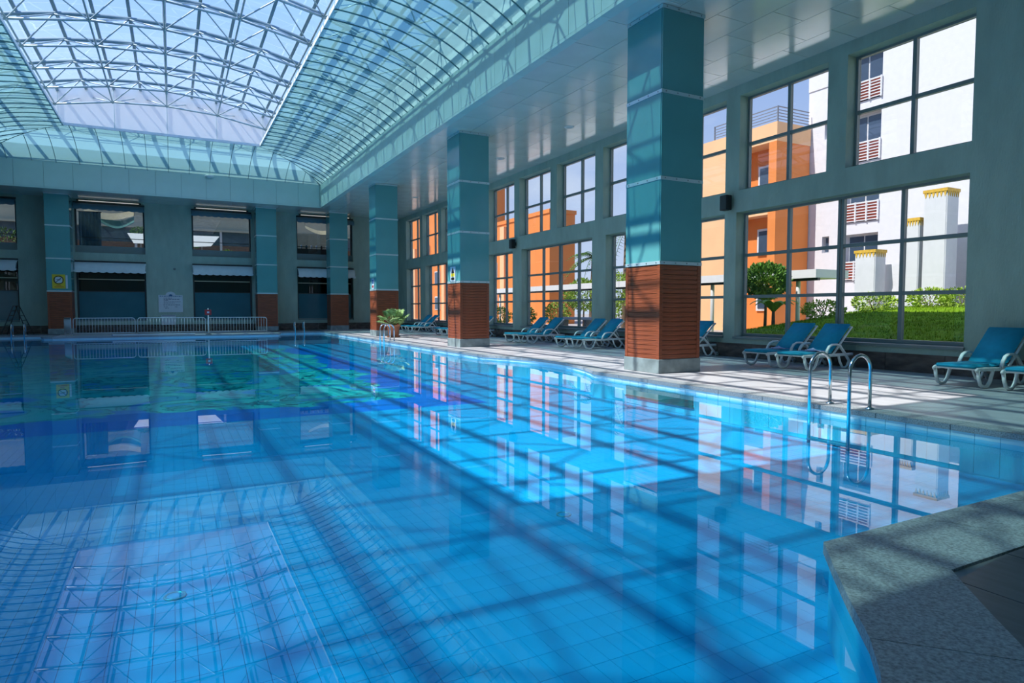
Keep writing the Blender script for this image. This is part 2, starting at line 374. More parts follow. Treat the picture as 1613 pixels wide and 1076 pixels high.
# darker tiles of the near terrace
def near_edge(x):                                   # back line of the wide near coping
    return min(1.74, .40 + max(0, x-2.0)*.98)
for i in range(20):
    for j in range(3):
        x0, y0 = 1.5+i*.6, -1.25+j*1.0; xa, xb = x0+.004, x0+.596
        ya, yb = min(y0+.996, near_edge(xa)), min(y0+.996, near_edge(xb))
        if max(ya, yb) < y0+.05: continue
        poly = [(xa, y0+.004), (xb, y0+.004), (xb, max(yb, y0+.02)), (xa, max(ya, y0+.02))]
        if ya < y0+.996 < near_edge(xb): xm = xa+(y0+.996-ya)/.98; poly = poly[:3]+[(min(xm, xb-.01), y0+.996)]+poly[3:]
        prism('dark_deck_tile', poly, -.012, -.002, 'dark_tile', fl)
# coping stones
cop = empty('pool_coping', (0, 0, 0), 'speckled grey granite coping stones around the pool rim', None, None, 'structure')
inner = offset(outline, -0.03); outer = offset(outline, 0.31); wide = offset(outline, 0.52)
n = len(outline)
def is_near(i):
    j = (i+1) % n; return max(outline[i][1], outline[j][1]) < 2.3 and min(outline[i][0], outline[j][0]) > 1.0
chain = []
for i in range(n):
    j = (i+1) % n; a, b = inner[i], inner[j]; near = is_near(i)
    o_ = wide if near else outer; c, d = o_[i].copy(), o_[j].copy()
    if outline[i] == (7.75, 2.27): c = Vector((8.06, 2.27))
    if outline[j] == (7.75, 2.27): d = Vector((8.06, 1.75))
    ln = (b-a).length
    if near and ln < .8:
        chain.append((a, b, c, d)); tot = sum((q[1]-q[0]).length for q in chain)
        if tot > .5 or not is_near(j) or j == n-1:
            s0 = .004/tot; ins = [q[0] for q in chain]+[chain[-1][1]]; ous = [q[2] for q in chain]+[chain[-1][3]]
            ins[0] = ins[0].lerp(ins[1], .012); ous[0] = ous[0].lerp(ous[1], .012)
            prism('coping_stone', [(p.x, p.y) for p in ins+ous[::-1]][::-1], -.06, .004, 'granite', cop); chain = []
        continue
    k = max(1, round(ln/.9))
    for s_ in range(k):
        t0, t1 = s_/k+.004/ln, (s_+1)/k-.004/ln
        poly = [a.lerp(b, t0), a.lerp(b, t1), c.lerp(d, t1), c.lerp(d, t0)]
        prism('coping_stone', [(p.x, p.y) for p in poly][::-1], -.06, .004, 'granite', cop)

# ------------------------------------------------------------------ pool
pool = empty('pool_basin', (0, 0, 0), 'blue tiled pool basin with green wave mosaic at its far half', None, None, 'structure')
v = [(x, y, z) for z in (ZPOOL-.02, -.05) for x, y in outline]
f = [(i, (i+1) % n, n+(i+1) % n, n+i) for i in range(n)]
link('basin_wall', pydata('basin_wall', v, f, 'pool_wall'), pool)
# bands of tile lining along the visible right wall
ty = 2.3
lin = []
while ty < 38:
    if not 10.6 < ty < 16.6: lin.append((7.742, 7.752, ty+.003, ty+.247, -.50, -.062))
    ty += .25
tag(boxes('wall_tiles', lin, 'pool_wall', pool), kind='stuff')
box('floor_bed', -7.9, 8.7, .8, 38.8, ZPOOL-.1, ZPOOL-.008, 'pool_grout', pool)
box('mosaic_floor', -7.8, 5.4, .95+.21*49, 31.0, ZPOOL-.008, ZPOOL, 'mosaic', pool)
boxes('plain_floor', [(5.41, 8.4, .95+.21*49, 31.0, ZPOOL-.008, ZPOOL), (-7.8, 7.75, 31.01, 38.6, ZPOOL-.008, ZPOOL)], 'pool_tile', pool)
ft = []
gx, gy = .105, .21
for i in range(int(16.5/gx)):
    for j in range(int(10.45/gy)):
        x0, y0 = -7.8+i*gx, .95+j*gy
        if x0+gx > edge(y0): continue
        if y0 < 2.25 and x0 > 1.75 + (y0-.95)*1.5: continue
        ft.append((x0, y0))
def seen(t):
    x, y = t; a = math.degrees(math.atan2(x+.06, y+.1))
    return (math.hypot(x, y) if -11 < a < 62 and math.hypot(x-.0, y) > 3.2 else 99)
ft.sort(key=seen)
for x0, y0 in ft[:300]: box('floor_tile', x0+.0014, x0+gx-.0014, y0+.0014, y0+gy-.0014, ZPOOL-.006, ZPOOL, 'pool_tile', pool)
v, f = [], []
for x0, y0 in ft[300:]:
    k = len(v); v += boxv(x0+.0014, x0+gx-.0014, y0+.0014, y0+gy-.0014, ZPOOL-.006, ZPOOL); f += [tuple(i+k for i in q) for q in BOXF[1:]]
tag(link('floor_tiles', pydata('floor_tiles', v, f, 'pool_tile'), pool), kind='stuff')
wv = [(x, y, ZWAT) for x, y in offset(outline, .0)]
water = link('pool_water', pydata('pool_water', wv, [tuple(range(len(wv)))], 'water'))
tag(water, 'calm clear blue pool water mirroring windows and skylight', 'water', None, 'stuff')
for (x, y, lab) in ((-0.03, 4.52, 'round drain cover on pool floor at lower left'), (3.02, 4.74, 'round drain cover on pool floor amid the bright window reflections')):
    d = empty('pool_drain', (x, y, ZPOOL), lab, 'drain', 'pool floor drains')
    lathe('rim', [(.052, 0), (.052, .008), (.066, .008), (.066, 0)], 'galvanised', d, (x, y, ZPOOL), 20)
    lathe('cover', [(.05, 0), (.05, .005), (.02, .007)], 'pool_tile', d, (x, y, ZPOOL), 20)
nic = empty('wall_niche', (7.74, 9.0, -.3), 'submerged green panel set in the pool wall below the nearest column', 'niche')
mat('niche_green', (0.03, 0.20, 0.16), .3)
box('panel', 7.722, 7.742, 8.1, 9.9, -.36, -.16, 'niche_green', nic); box('rim', 7.715, 7.742, 8.08, 9.92, -.38, -.36, 'frame', nic)

# ------------------------------------------------------------------ right wall with its windows
UPPER = [(6.87+3.08*k, 9.47+3.08*k) for k in range(11)]
LOWER = []
for k in range(0, 11, 4):
    pass
LOWER = [(6.88, 12.62, 4), (13.03, 15.65, 2), (16.11, 18.52, 2), (19.35, 24.68, 4), (25.5, 27.98, 2), (28.43, 31.0, 2), (31.55, 36.75, 4), (37.66, 40.2, 2)]
holes = [(a, b, 4.48, 6.98) for a, b in UPPER] + [(a, b, .53, 3.9) for a, b, c in LOWER]
w = boxes('wall_right', wall_mesh('x', XW, XW+.45, -1.3, YW+.4, -.1, 8.6, holes), 'stucco')
tag(w, 'green stucco wall pierced by two rows of windows', None, None, 'structure')
wn = 0
def window(y0, y1, z0, z1, cols, rows, zr=None):
    global wn; wn += 1
    e = empty('window_%d' % wn, (XG, (y0+y1)/2, z0), 'grey framed window with %d panes in the right wall' % (cols*rows), None, None, 'structure')
    T, D = .055, .05
    box('frame_rail', XG-D, XG+D, y0, y1, z0, z0+T*1.5, 'frame', e); box('frame_rail', XG-D, XG+D, y0, y1, z1-T, z1, 'frame', e)
    box('frame_stile', XG-D, XG+D, y0, y0+T, z0+T*1.5, z1-T, 'frame', e); box('frame_stile', XG-D, XG+D, y1-T, y1, z0+T*1.5, z1-T, 'frame', e)
    yc = [y0+(y1-y0)*i/cols for i in range(cols+1)]; zc = zr or [z0+(z1-z0)*i/rows for i in range(rows+1)]
    for i in range(1, cols):
        if cols == 4 and i == 2:
            box('mullion', XG-D, XG+D, yc[i]-.075, yc[i]-.012, z0+T*1.5, z1-T, 'frame', e); box('mullion', XG-D, XG+D, yc[i]+.012, yc[i]+.075, z0+T*1.5, z1-T, 'frame', e)
        else: box('mullion', XG-D, XG+D, yc[i]-.04, yc[i]+.04, z0+T*1.5, z1-T, 'frame', e)
    for i in range(cols):
        for k in range(1, rows): box('transom', XG-D*.9, XG+D*.9, yc[i]+.03, yc[i+1]-.03, zc[k]-.04, zc[k]+.04, 'frame', e)
        for k in range(rows): pane_x(XG, yc[i]+.02, yc[i+1]-.02, zc[k]+.02, zc[k+1]-.02, 'window_glass', e)
    return e
for a, b in UPPER: window(a, b, 4.48, 6.98, 2, 2)
for a, b, c in LOWER:
    window(a, b, .56, 3.9, c, 3, [.56, 1.64, 2.76, 3.9])
    tag(box('window_sill', XW-.05, XG, a-.02, b+.02, .50, .56, 'frame'), 'grey sill under lower window', None, None, 'structure').name = 'trim_%d' % wn
bb = empty('baseboard_right', (XW, 0, 0), 'dark brown tiled skirting along the window wall', None, None, 'structure')
y = -1.2
while y < YW-.05:
    box('skirting_tile', XW-.02, XW, y+.004, min(y+1.2, YW)-.004, 0, .375, 'board_tile', bb); y += 1.2
for i, (y0, lab) in enumerate(((12.83, 'black box loudspeaker on wall right of the nearest column'), (25.2, 'black box loudspeaker on wall right of the second column'))):
    e = empty('loudspeaker', (XW, y0, 3.96), lab, 'loudspeaker', 'wall loudspeakers')
    box('cabinet', XW-.28, XW-.08, y0-.13, y0+.13, 3.97, 4.37, 'black', e, .015); box('bracket', XW-.08, XW, y0-.04, y0+.04, 4.1, 4.24, 'dark_metal', e)
    box('grille', XW-.286, XW-.28, y0-.11, y0+.11, 3.99, 4.35, 'dark_metal', e)

# ------------------------------------------------------------------ far, near and left walls
FU = [(-8.5, -7.08), (-4.58, -1.27), (1.1, 4.31), (6.95, 10.45)]
holes = [(a, b, 4.38, 7.12) for a, b in FU] + [(a, b, .62, 3.9) for a, b in FU]
tag(boxes('wall_far', wall_mesh('y', YW, YW+.45, -13.8, XW+.4, -.1, 8.6, holes), 'stucco'), 'dim olive green end wall with awning windows', None, None, 'structure')
tag(boxes('wall_near', wall_mesh('y', -1.75, -1.3, -13.8, XW+.4, -.1, 8.6, []), 'stucco'), 'green stucco wall at the near end of the hall', None, None, 'structure')
LH = [(a, b, z0, z1) for a, b in [(1.0+5.0*k, 5.4+5.0*k) for k in range(4)] for z0, z1 in ((.55, 3.9), (4.48, 6.98))]  # unseen openings, added along the near half to let daylight in
tag(boxes('wall_left', wall_mesh('x', -13.95, -13.5, -1.3, YW+.4, -.1, 8.6, LH), 'stucco'), 'green stucco wall along the left side', None, None, 'structure')
for k, (a, b, z0, z1) in enumerate(LH):
    wn += 1; e = empty('window_%d' % wn, (-13.7, (a+b)/2, z0), 'unseen clear window added in the left side wall for daylight', None, None, 'structure')
    pane_x(-13.72, a, b, z0, z1, 'side_glass', e); box('mullion', -13.76, -13.68, (a+b)/2-.05, (a+b)/2+.05, z0, z1, 'frame', e); box('frame_rail', -13.76, -13.68, a, b, z0, z0+.08, 'frame', e)
tag(box('ground_left', -90, -13.95, -60, 100, -.4, -.05, 'paving'), 'paved ground outside the left wall', None, None, 'structure')
bf = empty('baseboard_far', (0, YW, 0), 'dark tiled skirting along the end wall', None, None, 'structure')
x = -13.4
while x < XW-.1:
    box('skirting_tile', x+.004, min(x+1.2, XW)-.004, YW-.02, YW, 0, .42, 'board_tile', bf); x += 1.2
WORDS = ['at the left edge of the picture', 'left of the white notice board', 'right of the white notice board', 'behind the rightmost end wall pillar']
for i, (a, b) in enumerate(FU):
    wn += 1
    e = empty('window_%d' % wn, ((a+b)/2, YW+.3, 4.38), 'upper end wall window ' + WORDS[i], None, None, 'structure')
    yg = YW+.3
    box('frame_rail', a, b, yg-.05, yg+.05, 4.38, 4.78, 'frame', e); box('frame_rail', a, b, yg-.05, yg+.05, 7.0, 7.12, 'dark_metal', e)
    box('frame_stile', a, a+.09, yg-.05, yg+.05, 4.78, 7.0, 'dark_metal', e); box('frame_stile', b-.09, b, yg-.05, yg+.05, 4.78, 7.0, 'dark_metal', e)
    pane_y(yg, a+.08, b-.08, 4.77, 7.01, 'dark_glass', e); box('rail', a+.09, b-.09, yg+.1, yg+.13, 5.22, 5.26, 'dark_metal', e)
    wn += 1
    e = empty('window_%d' % wn, ((a+b)/2, YW+.3, .62), 'lower end wall window with frosted pane ' + WORDS[i], None, None, 'structure')
    box('frosted_pane', a+.08, b-.08, yg-.01, yg, .72, 2.26, 'frosted', e); pane_y(yg, a+.08, b-.08, 2.30, 3.82, 'dark_glass', e)
    box('frame_rail', a, b, yg-.05, yg+.05, .62, .72, 'frame', e); box('frame_rail', a, b, yg-.05, yg+.05, 3.82, 3.9, 'dark_metal', e)
    box('transom', a+.09, b-.09, yg-.03, yg+.03, 2.26, 2.30, 'dark_metal', e); box('transom', a+.09, b-.09, yg-.03, yg+.03, 2.92, 2.97, 'cream', e)
    box('frame_stile', a, a+.09, yg-.05, yg+.05, .72, 3.82, 'dark_metal', e); box('frame_stile', b-.09, b, yg-.05, yg+.05, .72, 3.82, 'dark_metal', e)
def awning(a, b, ztop, drop, out, m, label, lift=0):
    e = empty('awning', ((a+b)/2, YW, ztop), label, 'awning', 'end wall awnings')
    N, M = 8, max(12, int((b-a)/.12)); v, f = [], []
    th = .015
    for k in range(2):
        for i in range(N+1):
            t = i/N*math.pi/2; yy = YW-.03-out*math.sin(t); zz = ztop-drop*(1-math.cos(t)) - k*th
            for j in range(M+1): v.append((a+(b-a)*j/M, yy+k*th*.5, zz))
    st = (N+1)*(M+1)
    for i in range(N):
        for j in range(M):
            q = (i*(M+1)+j, i*(M+1)+j+1, (i+1)*(M+1)+j+1, (i+1)*(M+1)+j); f.append(q); f.append(tuple(st+p for p in q[::-1]))
    link('canopy', pydata('canopy', [Vector(p)-Vector(((a+b)/2, YW, ztop)) for p in v], f, m, True), e, ((a+b)/2, YW, ztop))
    v, f = [], []
    for k in range(2):
        for j in range(M+1):
            x = a+(b-a)*j/M; y0 = YW-.03-out-.004+k*.012; z0 = ztop-drop
            v += [(x, y0, z0), (x, y0, z0-.10-.05*abs(math.sin(j*math.pi/3)))]
    h = 2*(M+1)
    for j in range(M): f.append((2*j, 2*j+1, 2*j+3, 2*j+2)); f.append((h+2*j, h+2*j+2, h+2*j+3, h+2*j+1))
    link('valance', pydata('valance', [Vector(p)-Vector(((a+b)/2, YW, ztop)) for p in v], f, m), e, ((a+b)/2, YW, ztop))
    for x in (a+.02, b-.02):
        swept('arm', [Vector((x, YW-.03-out*math.sin(t), ztop-.02-drop*(1-math.cos(t)))) for t in [i/N*math.pi/2 for i in range(N+1)]], .018, .012, (1, 0, 0), 'dark_metal', e, ((a+b)/2, YW, ztop), n=6)
        tube('strut', (x, YW-.03, ztop-drop-.05), (x, YW-.03-out, ztop-drop), .014, 'dark_metal', e, 6)
    box('roller', a, b, YW-.10, YW-.01, ztop+.0, ztop+.08, 'dark_metal', e, .01)
for i, (a, b) in enumerate(FU):
    awning(a-.02, b+.02, 3.86, .45, .55, 'awning', 'pale grey scalloped awning over frosted window ' + WORDS[i])
    awning(a-.02, b+.02, 7.02, .22, .32, 'awning_blue', 'dark blue awning over upper window ' + WORDS[i])
    if i:
        e = empty('strip_lamp', ((a+b)/2, YW-.05, 7.1), 'slim pale strip lamp above upper end wall window ' + WORDS[i], 'lamp', 'end wall strip lamps')
        box('tube', a+.25, b-.25, YW-.16, YW-.11, 7.13, 7.17, 'strip_glow', e, .01); box('housing', a+.15, b-.15, YW-.11, YW-.02, 7.12, 7.2, 'dark_metal', e)
# notice board, poster, camera, signs
nb = empty('notice_board', (-.07, YW, 1.12), 'white pool notice board with arched top and blue emblem', 'notice board')
v = [(-.62, 0), (.61, 0), (.61, .98)] + [(.25*math.cos(a)+.0, .98+.2*math.sin(a)) for a in [i*math.pi/12 for i in range(13)]] + [(-.62, .98)]
def plate(name, pts, y, th, m, parent, o=(0, 0)):       # flat plate facing -y, pts (x, z)
    k = len(pts); vv = [(x+o[0], y, z+o[1]) for x, z in pts] + [(x+o[0], y-th, z+o[1]) for x, z in pts]
    return link(name, pydata(name, [Vector(p)-wloc(parent) for p in vv], [tuple(range(k)), tuple(range(2*k-1, k-1, -1))]+[(i, k+i, k+(i+1) % k, (i+1) % k) for i in range(k)], m), parent, wloc(parent))
plate('panel', v, YW-.004, .026, 'sign_white', nb, (-.07, 1.12))
plate('emblem', [(-.11, .08), (0, .01), (.11, .08), (0, .14)], YW-.03, .004, 'sign_blue', nb, (-.07, 2.02))
def ink(parent, rows, y, m, x0, z0):
    for (xa, xb, z, h) in rows:
        x = xa
        while x < xb-.02:
            ww = min(random.uniform(.05, .16), xb-x); box('lettering', x0+x, x0+x+ww, y-.034, y-.03, z0+z, z0+z+h, m, parent); x += ww+.025
ink(nb, [(-.56, .56, .90, .045)], YW, 'sign_blue', -.07, 1.12)
ink(nb, [(-.36, .10, .80, .03), (-.36, .44, .73, .03), (-.36, -.12, .66, .03), (-.36, .5, .59, .025), (-.36, .2, .52, .025), (-.38, .46, .41, .03), (-.36, -.16, .30, .025), (-.30, -.1, .22, .025), (.2, .34, .3, .025)], YW, 'sign_ink', -.07, 1.12)
ps = empty('wall_poster', (-.2, YW, .5), 'small pale poster on the wall below the notice board', 'poster')
box('sheet', -.57, .17, YW-.03, YW, .40, .96, 'sign_white', ps); box('border', -.55, .15, YW-.034, YW-.03, .90, .93, 'sign_ink', ps)
cm = empty('security_camera', (.16, YW, 3.55), 'small security camera on the end wall above the notice board', 'camera')
box('bracket', .13, .19, YW-.08, YW, 3.6, 3.66, 'frame', cm); lathe('dome', [(.07, 0), (.065, -.04), (.04, -.08), (.01, -.09)][::-1], 'frame', cm, (.16, YW-.12, 3.63), 12)

# ------------------------------------------------------------------ columns
def column(x, y, s, label, detail, depth=None):
    d = depth or s
    e = empty('column', (x+s/2, y+d/2, 0), label, 'column', 'teal clad columns with wooden base')
    box('stone_plinth', x-.015, x+s+.015, y-.015, y+d+.015, 0, .285, 'stone_base', e, .008)
    box('core', x+.06, x+s-.06, y+.06, y+d-.06, .285, ZC, 'black', e)
    for z0, z1 in ((2.26, 3.87), (3.93, 5.56), (5.62, 7.18)):
        box('panel', x+.01, x+s-.01, y, y+.03, z0, z1, 'teal_panel', e); box('panel', x, x+.03, y+.03, y+d, z0, z1, 'teal_panel', e)
        box('panel', x+s-.03, x+s, y+.03, y+d, z0, z1, 'teal_panel', e)
        if not depth: box('panel', x+.03, x+s-.03, y+d-.03, y+d, z0, z1, 'teal_panel', e)
    for z in (2.225, 3.9, 5.59, 7.215):
        st = box('strip', x-.012, x+s+.012, y-.012, y+d+.0, z-.032, z+.035, 'strip', e)
        if detail > 1:
            for k in range(4):
                t = .1+k*(s-.2)/3
                box('bolt', x+t-.012, x+t+.012, y-.018, y-.012, z-.01, z+.014, 'bolt', st); box('bolt', x-.018, x-.012, y+t-.012, y+t+.012, z-.01, z+.014, 'bolt', st)
    # wooden cladding: corner posts and boards
    for cx, cy in ((x, y), (x+s-.085, y), (x, y+d-.085), (x+s-.085, y+d-.085)): box('corner_post', cx, cx+.085, cy, cy+.085, .285, 2.19, 'wood', e, .004)
    np_, p = 20, 1.9/20
    if detail:
        for k in range(np_):
            z0 = .288+k*p; off = random.uniform(0, .004)
            box('plank', x+.087, x+s-.087, y+.006+off, y+.03, z0, z0+p-.008, 'wood', e); box('plank', x+.006+off, x+.03, y+.087, y+d-.087, z0, z0+p-.008, 'wood', e)
            if detail > 1 or True: box('plank', x+s-.03, x+s-.006-off, y+.087, y+d-.087, z0, z0+p-.008, 'wood', e)
    else:
        lst = []
        for k in range(np_):
            z0 = .288+k*p
            lst += [(x+.087, x+s-.087, y+.008, y+.03, z0, z0+p-.008), (x+.008, x+.03, y+.087, y+d-.087, z0, z0+p-.008), (x+s-.03, x+s-.008, y+.087, y+d-.087, z0, z0+p-.008)]
        tag(boxes('planks', lst, 'wood', e, (x+s/2, y+d/2, 0)), kind='stuff')
    return e
column(8.605, 9.99, 1.093, 'large nearest column clad in teal glass above red wooden boards', 2)
column(8.605, 20.05, 1.093, 'second column with yellow warning sign, teal glass above red boards', 2)
column(8.605, 30.14, 1.093, 'third column behind the potted palm, teal glass above boards', 0)
column(-5.66, 40.26, 1.06, 'end wall pillar bearing the yellow prohibition sign', 0, 1.04)
column(4.42, 40.26, 1.12, 'end wall pillar at the right end of the metal barriers', 0, 1.04)
column(8.63, 40.26, 1.10, 'rightmost end wall pillar beside the third column', 0, 1.04)
# signs on columns
sg = empty('prohibition_sign', (-5.15, 40.26, 2.34), 'yellow sign with crossed out figure in black ring on pillar', 'sign')
box('plate', -5.42, -4.86, 40.235, 40.26, 2.36, 3.08, 'sign_yellow', sg); sx, sz, yy = -5.14, 2.80, 40.232
box('disc', sx-.15, sx+.15, yy+.001, yy+.003, sz-.15, sz+.15, 'sign_white', sg).hide_render = False
swept('ring', [Vector((sx+.2*math.cos(a), yy, sz+.2*math.sin(a))) for a in [i*2*math.pi/28 for i in range(28)]], .028, .004, (0, 1, 0), 'sign_black', sg, (sx, yy, sz), n=4, closed=True)
tube('slash', (sx-.14, yy, sz-.14), (sx+.14, yy, sz+.14), .016, 'sign_black', sg, 6)
swept('figure', [Vector((sx-.1, yy, sz+.01)), Vector((sx-.03, yy, sz+.03)), Vector((sx+.04, yy, sz-.01)), Vector((sx+.1, yy, sz+.02))], .018, .003, (0, 1, 0), 'sign_black', sg, (sx, yy, sz), n=4)
for (xa, xb, z) in ((-.10, .10, 2.50), (-.18, .18, 2.42)):
    x = xa
    while x < xb: box('lettering', sx+x, sx+x+.035, yy-.0, yy+.003, z, z+.045, 'sign_red', sg); x += .05
box('side_label', -4.84, -4.76, 40.24, 40.26, 2.36, 3.05, 'sign_white', sg)
ws = empty('warning_sign', (8.6, 20.63, 2.24), 'small sign with black triangle and yellow square on second column', 'sign')
box('plate', 8.588, 8.6, 20.42, 20.86, 2.27, 2.76, 'sign_white', ws)
link('triangle', pydata('triangle', [(0, -.13, 0), (0, .13, 0), (0, 0, .2), (.004, -.13, 0), (.004, .13, 0), (.004, 0, .2)], [(0, 1, 2), (5, 4, 3), (0, 3, 4, 1), (1, 4, 5, 2), (2, 5, 3, 0)], 'sign_black'), ws, (8.583, 20.64, 2.54))
box('yellow_square', 8.583, 8.588, 20.48, 20.80, 2.42, 2.53, 'sign_yellow', ws); box('lettering', 8.583, 8.588, 20.50, 20.78, 2.30, 2.39, 'sign_black', ws)
cs = empty('column_sign', (8.6, 30.65, 2.28), 'narrow blue and red sign on the third column', 'sign')
box('plate', 8.588, 8.6, 30.45, 30.85, 2.27, 2.78, 'sign_white', cs); box('blue_field', 8.583, 8.588, 30.5, 30.8, 2.52, 2.72, 'sign_blue', cs); box('red_field', 8.583, 8.588, 30.52, 30.78, 2.33, 2.44, 'sign_red', cs)

# ------------------------------------------------------------------ ceiling soffit, fascia, cove
ce = empty('ceiling', (0, 0, ZC), 'glossy pale metal panel ceiling over the side aisle', None, None, 'structure')
boxes('backing', [(8.06, 13.6, -1.3, YW, ZC+.012, ZC+.06), (-13.6, -8.06, -1.3, YW, ZC+.012, ZC+.06), (-8.06, 8.06, YF+.2, YW, ZC+.012, ZC+.06), (-8.06, 8.06, -1.3, YN-.2, ZC+.012, ZC+.06)], 'joint', ce)
cw = (XW-8.1)/6
for i in range(6):
    y = -1.3 - (.62 if i % 2 else 0)
    while y < YW:
        a, b = max(y, -1.3), min(y+1.24, YW)
        if b-a > .05: box('ceiling_panel', 8.1+i*cw+.006, 8.1+(i+1)*cw-.006, a+.006, b-.006, ZC, ZC+.012, 'ceiling_panel', ce)
        y += 1.24
x = -8.0
while x < 8.0:
    box('ceiling_panel', x+.006, x+1.24-.006, YF+.25, YW-.01, ZC, ZC+.012, 'ceiling_panel', ce); x += 1.24
boxes('left_panels', [(-13.5, -8.1, -1.3+1.24*k+.006, -1.3+1.24*(k+1)-.006, ZC, ZC+.012) for k in range(34)] + [(-8, 8, -1.3, YN-.25, ZC, ZC+.012)], 'ceiling_panel', ce)
fa = empty('trim_40', (0, 0, ZC), 'pale teal panelled fascia below the cove', None, None, 'structure')
y = YN
while y < YF-.01:
    b = min(y+1.22, YF)
    box('fascia_panel', XF, XF+.06, y+.005, b-.005, ZC+.05, ZF, 'fascia', fa); box('fascia_panel', XFL-.06, XFL, y+.005, b-.005, ZC+.05, ZF, 'fascia', fa)
    box('edge_strip', XF+.0, XF+.25, y+.003, b-.003, ZC-.03, ZC+.045, 'fascia', fa); y += 1.22
x = XFL
while x < XF-.01:
    b = min(x+1.2, XF)
    box('fascia_panel', x+.005, b-.005, YF, YF+.06, ZC+.05, ZF, 'fascia', fa); box('fascia_panel', x+.005, b-.005, YN-.06, YN, ZC+.05, ZF, 'fascia', fa)
    box('edge_strip', x+.003, b-.003, YF, YF+.25, ZC-.03, ZC+.045, 'fascia', fa); x += 1.2
boxes('fascia_back', [(XF+.06, XF+.12, YN, YF+.12, ZC, ZF+.05), (XFL-.12, XFL-.06, YN, YF+.12, ZC, ZF+.05), (XFL-.12, XF+.12, YF+.06, YF+.12, ZC, ZF+.05), (XFL-.12, XF+.12, YN-.12, YN-.06, ZC, ZF+.05)], 'joint', fa)
NT = 10
def prof(t):                                        # rise of the cove: leaning at the fascia, level at the rim
    u = math.radians(38)+t*(math.pi/2-math.radians(38))/(math.pi/2); c0, s0 = math.cos(math.radians(38)), math.sin(math.radians(38))
    return CW*(1-math.cos(u)/c0), ZF+(ZO-ZF)*(math.sin(u)-s0)/(1-s0)
def cove_side(name, label, axis, sgn, base, lo, hi):
    e = empty(name, (0, 0, ZF), label, None, None, 'structure')
    def P(a, t, dz=0, k=0):
        d, z = prof(t); a = min(max(a, lo+d), hi-d); q = base - sgn*(d+k)
        return Vector((q, a, z+dz)) if axis == 'x' else Vector((a, q, z+dz))
    cnt = int(round((hi-lo)/(.69 if axis == 'x' else 1.0))); st = (hi-lo)/cnt
    for k in range(cnt):
        a, b = lo+k*st, lo+(k+1)*st; v, f = [], []; c = P((a+b)/2, .3)
        for i in range(NT+1):
            t = i/NT*math.pi/2; v += [P(a, t)-c, P(b, t)-c]
        for i in range(NT):
            if (v[2*i]-v[2*i+1]).length + (v[2*i+2]-v[2*i+3]).length > .01: f.append((2*i, 2*i+1, 2*i+3, 2*i+2))
        if f: link('cove_panel', pydata('cove_panel', v, f, 'cove', True), e, c)
        if k:
            pts = []
            for i in range(NT*2+1):
                t = i/NT/2*math.pi/2; d, _ = prof(t)
                if a < lo+d or a > hi-d: break
                pts.append(P(a, t, -.03))
            if len(pts) > 1: swept('rib', pts, .026, .014, (0, 1, 0) if axis == 'x' else (1, 0, 0), 'rib', e, n=4)
    return e
cove_side('cove_right', 'translucent teal cove ceiling along the window side, ribbed', 'x', 1, XF, YN, YF)
cove_side('cove_left', 'translucent teal cove ceiling on the left side, ribbed', 'x', -1, XFL, YN, YF)
cove_side('cove_far', 'translucent teal cove ceiling above the end wall fascia', 'y', 1, YF, XFL, XF)
cove_side('cove_near', 'translucent teal cove ceiling at the near end', 'y', -1, YN, XFL, XF)
rim = empty('trim_41', (0, 0, ZO), 'white rim around the rectangular roof light opening', None, None, 'structure')
ox, oy0, oy1 = XF-CW, YN+CW, YF-CW
for nm, b in (('rim_bar', (ox, ox+.06, oy0, oy1, ZO-.02, ZO+.10)), ('rim_bar', (-ox-.06, -ox, oy0, oy1, ZO-.02, ZO+.10)), ('rim_bar', (-ox-.06, ox+.06, oy1, oy1+.06, ZO-.02, ZO+.10)), ('rim_bar', (-ox-.06, ox+.06, oy0-.06, oy0, ZO-.02, ZO+.10))):
    box(nm, *b, 'white_edge', rim)
for sx in (1, -1):
    swept('mitre_bar', [Vector((sx*(XF-prof(t)[0]), YF-prof(t)[0], prof(t)[1]-.03)) for t in [i/16*math.pi/2 for i in range(17)]], .03, .03, (1, sx, 0), 'rib', rim, n=4)
for k in range(8):
    yq = 3.05+5.0*k
    e = empty('downlight', (11.65, yq, ZC), ['recessed downlight above and behind the nearest loungers', 'round downlight in the ceiling at the top right', 'round downlight over the single lounger right of the nearest column', 'round downlight just right of the nearest column top', 'round downlight between first and second columns', 'round downlight right of the second column', 'round downlight near the third column', 'farthest round downlight by the end wall'][k], 'downlight', 'aisle ceiling downlights')
    lathe('ring', [(.10, -.0), (.105, -.018), (.16, -.012), (.165, 0)], 'lamp_white', e, (11.65, yq, ZC), 20); lathe('lens', [(.10, -.002), (.06, -.012), (.01, -.016)], 'strip', e, (11.65, yq, ZC), 20)
e = empty('cove_lamp', (1.95, YF, 8.45), 'small oval white lamp on the end fascia edge', 'lamp')
lathe('shade', [(.05, -.07), (.22, -.03), (.26, .02), (.2, .06), (.04, .08)], 'lamp_white', e, (1.95, YF-.16, 8.46), 16); box('arm', 1.92, 1.98, YF-.12, YF, 8.42, 8.48, 'strip', e)

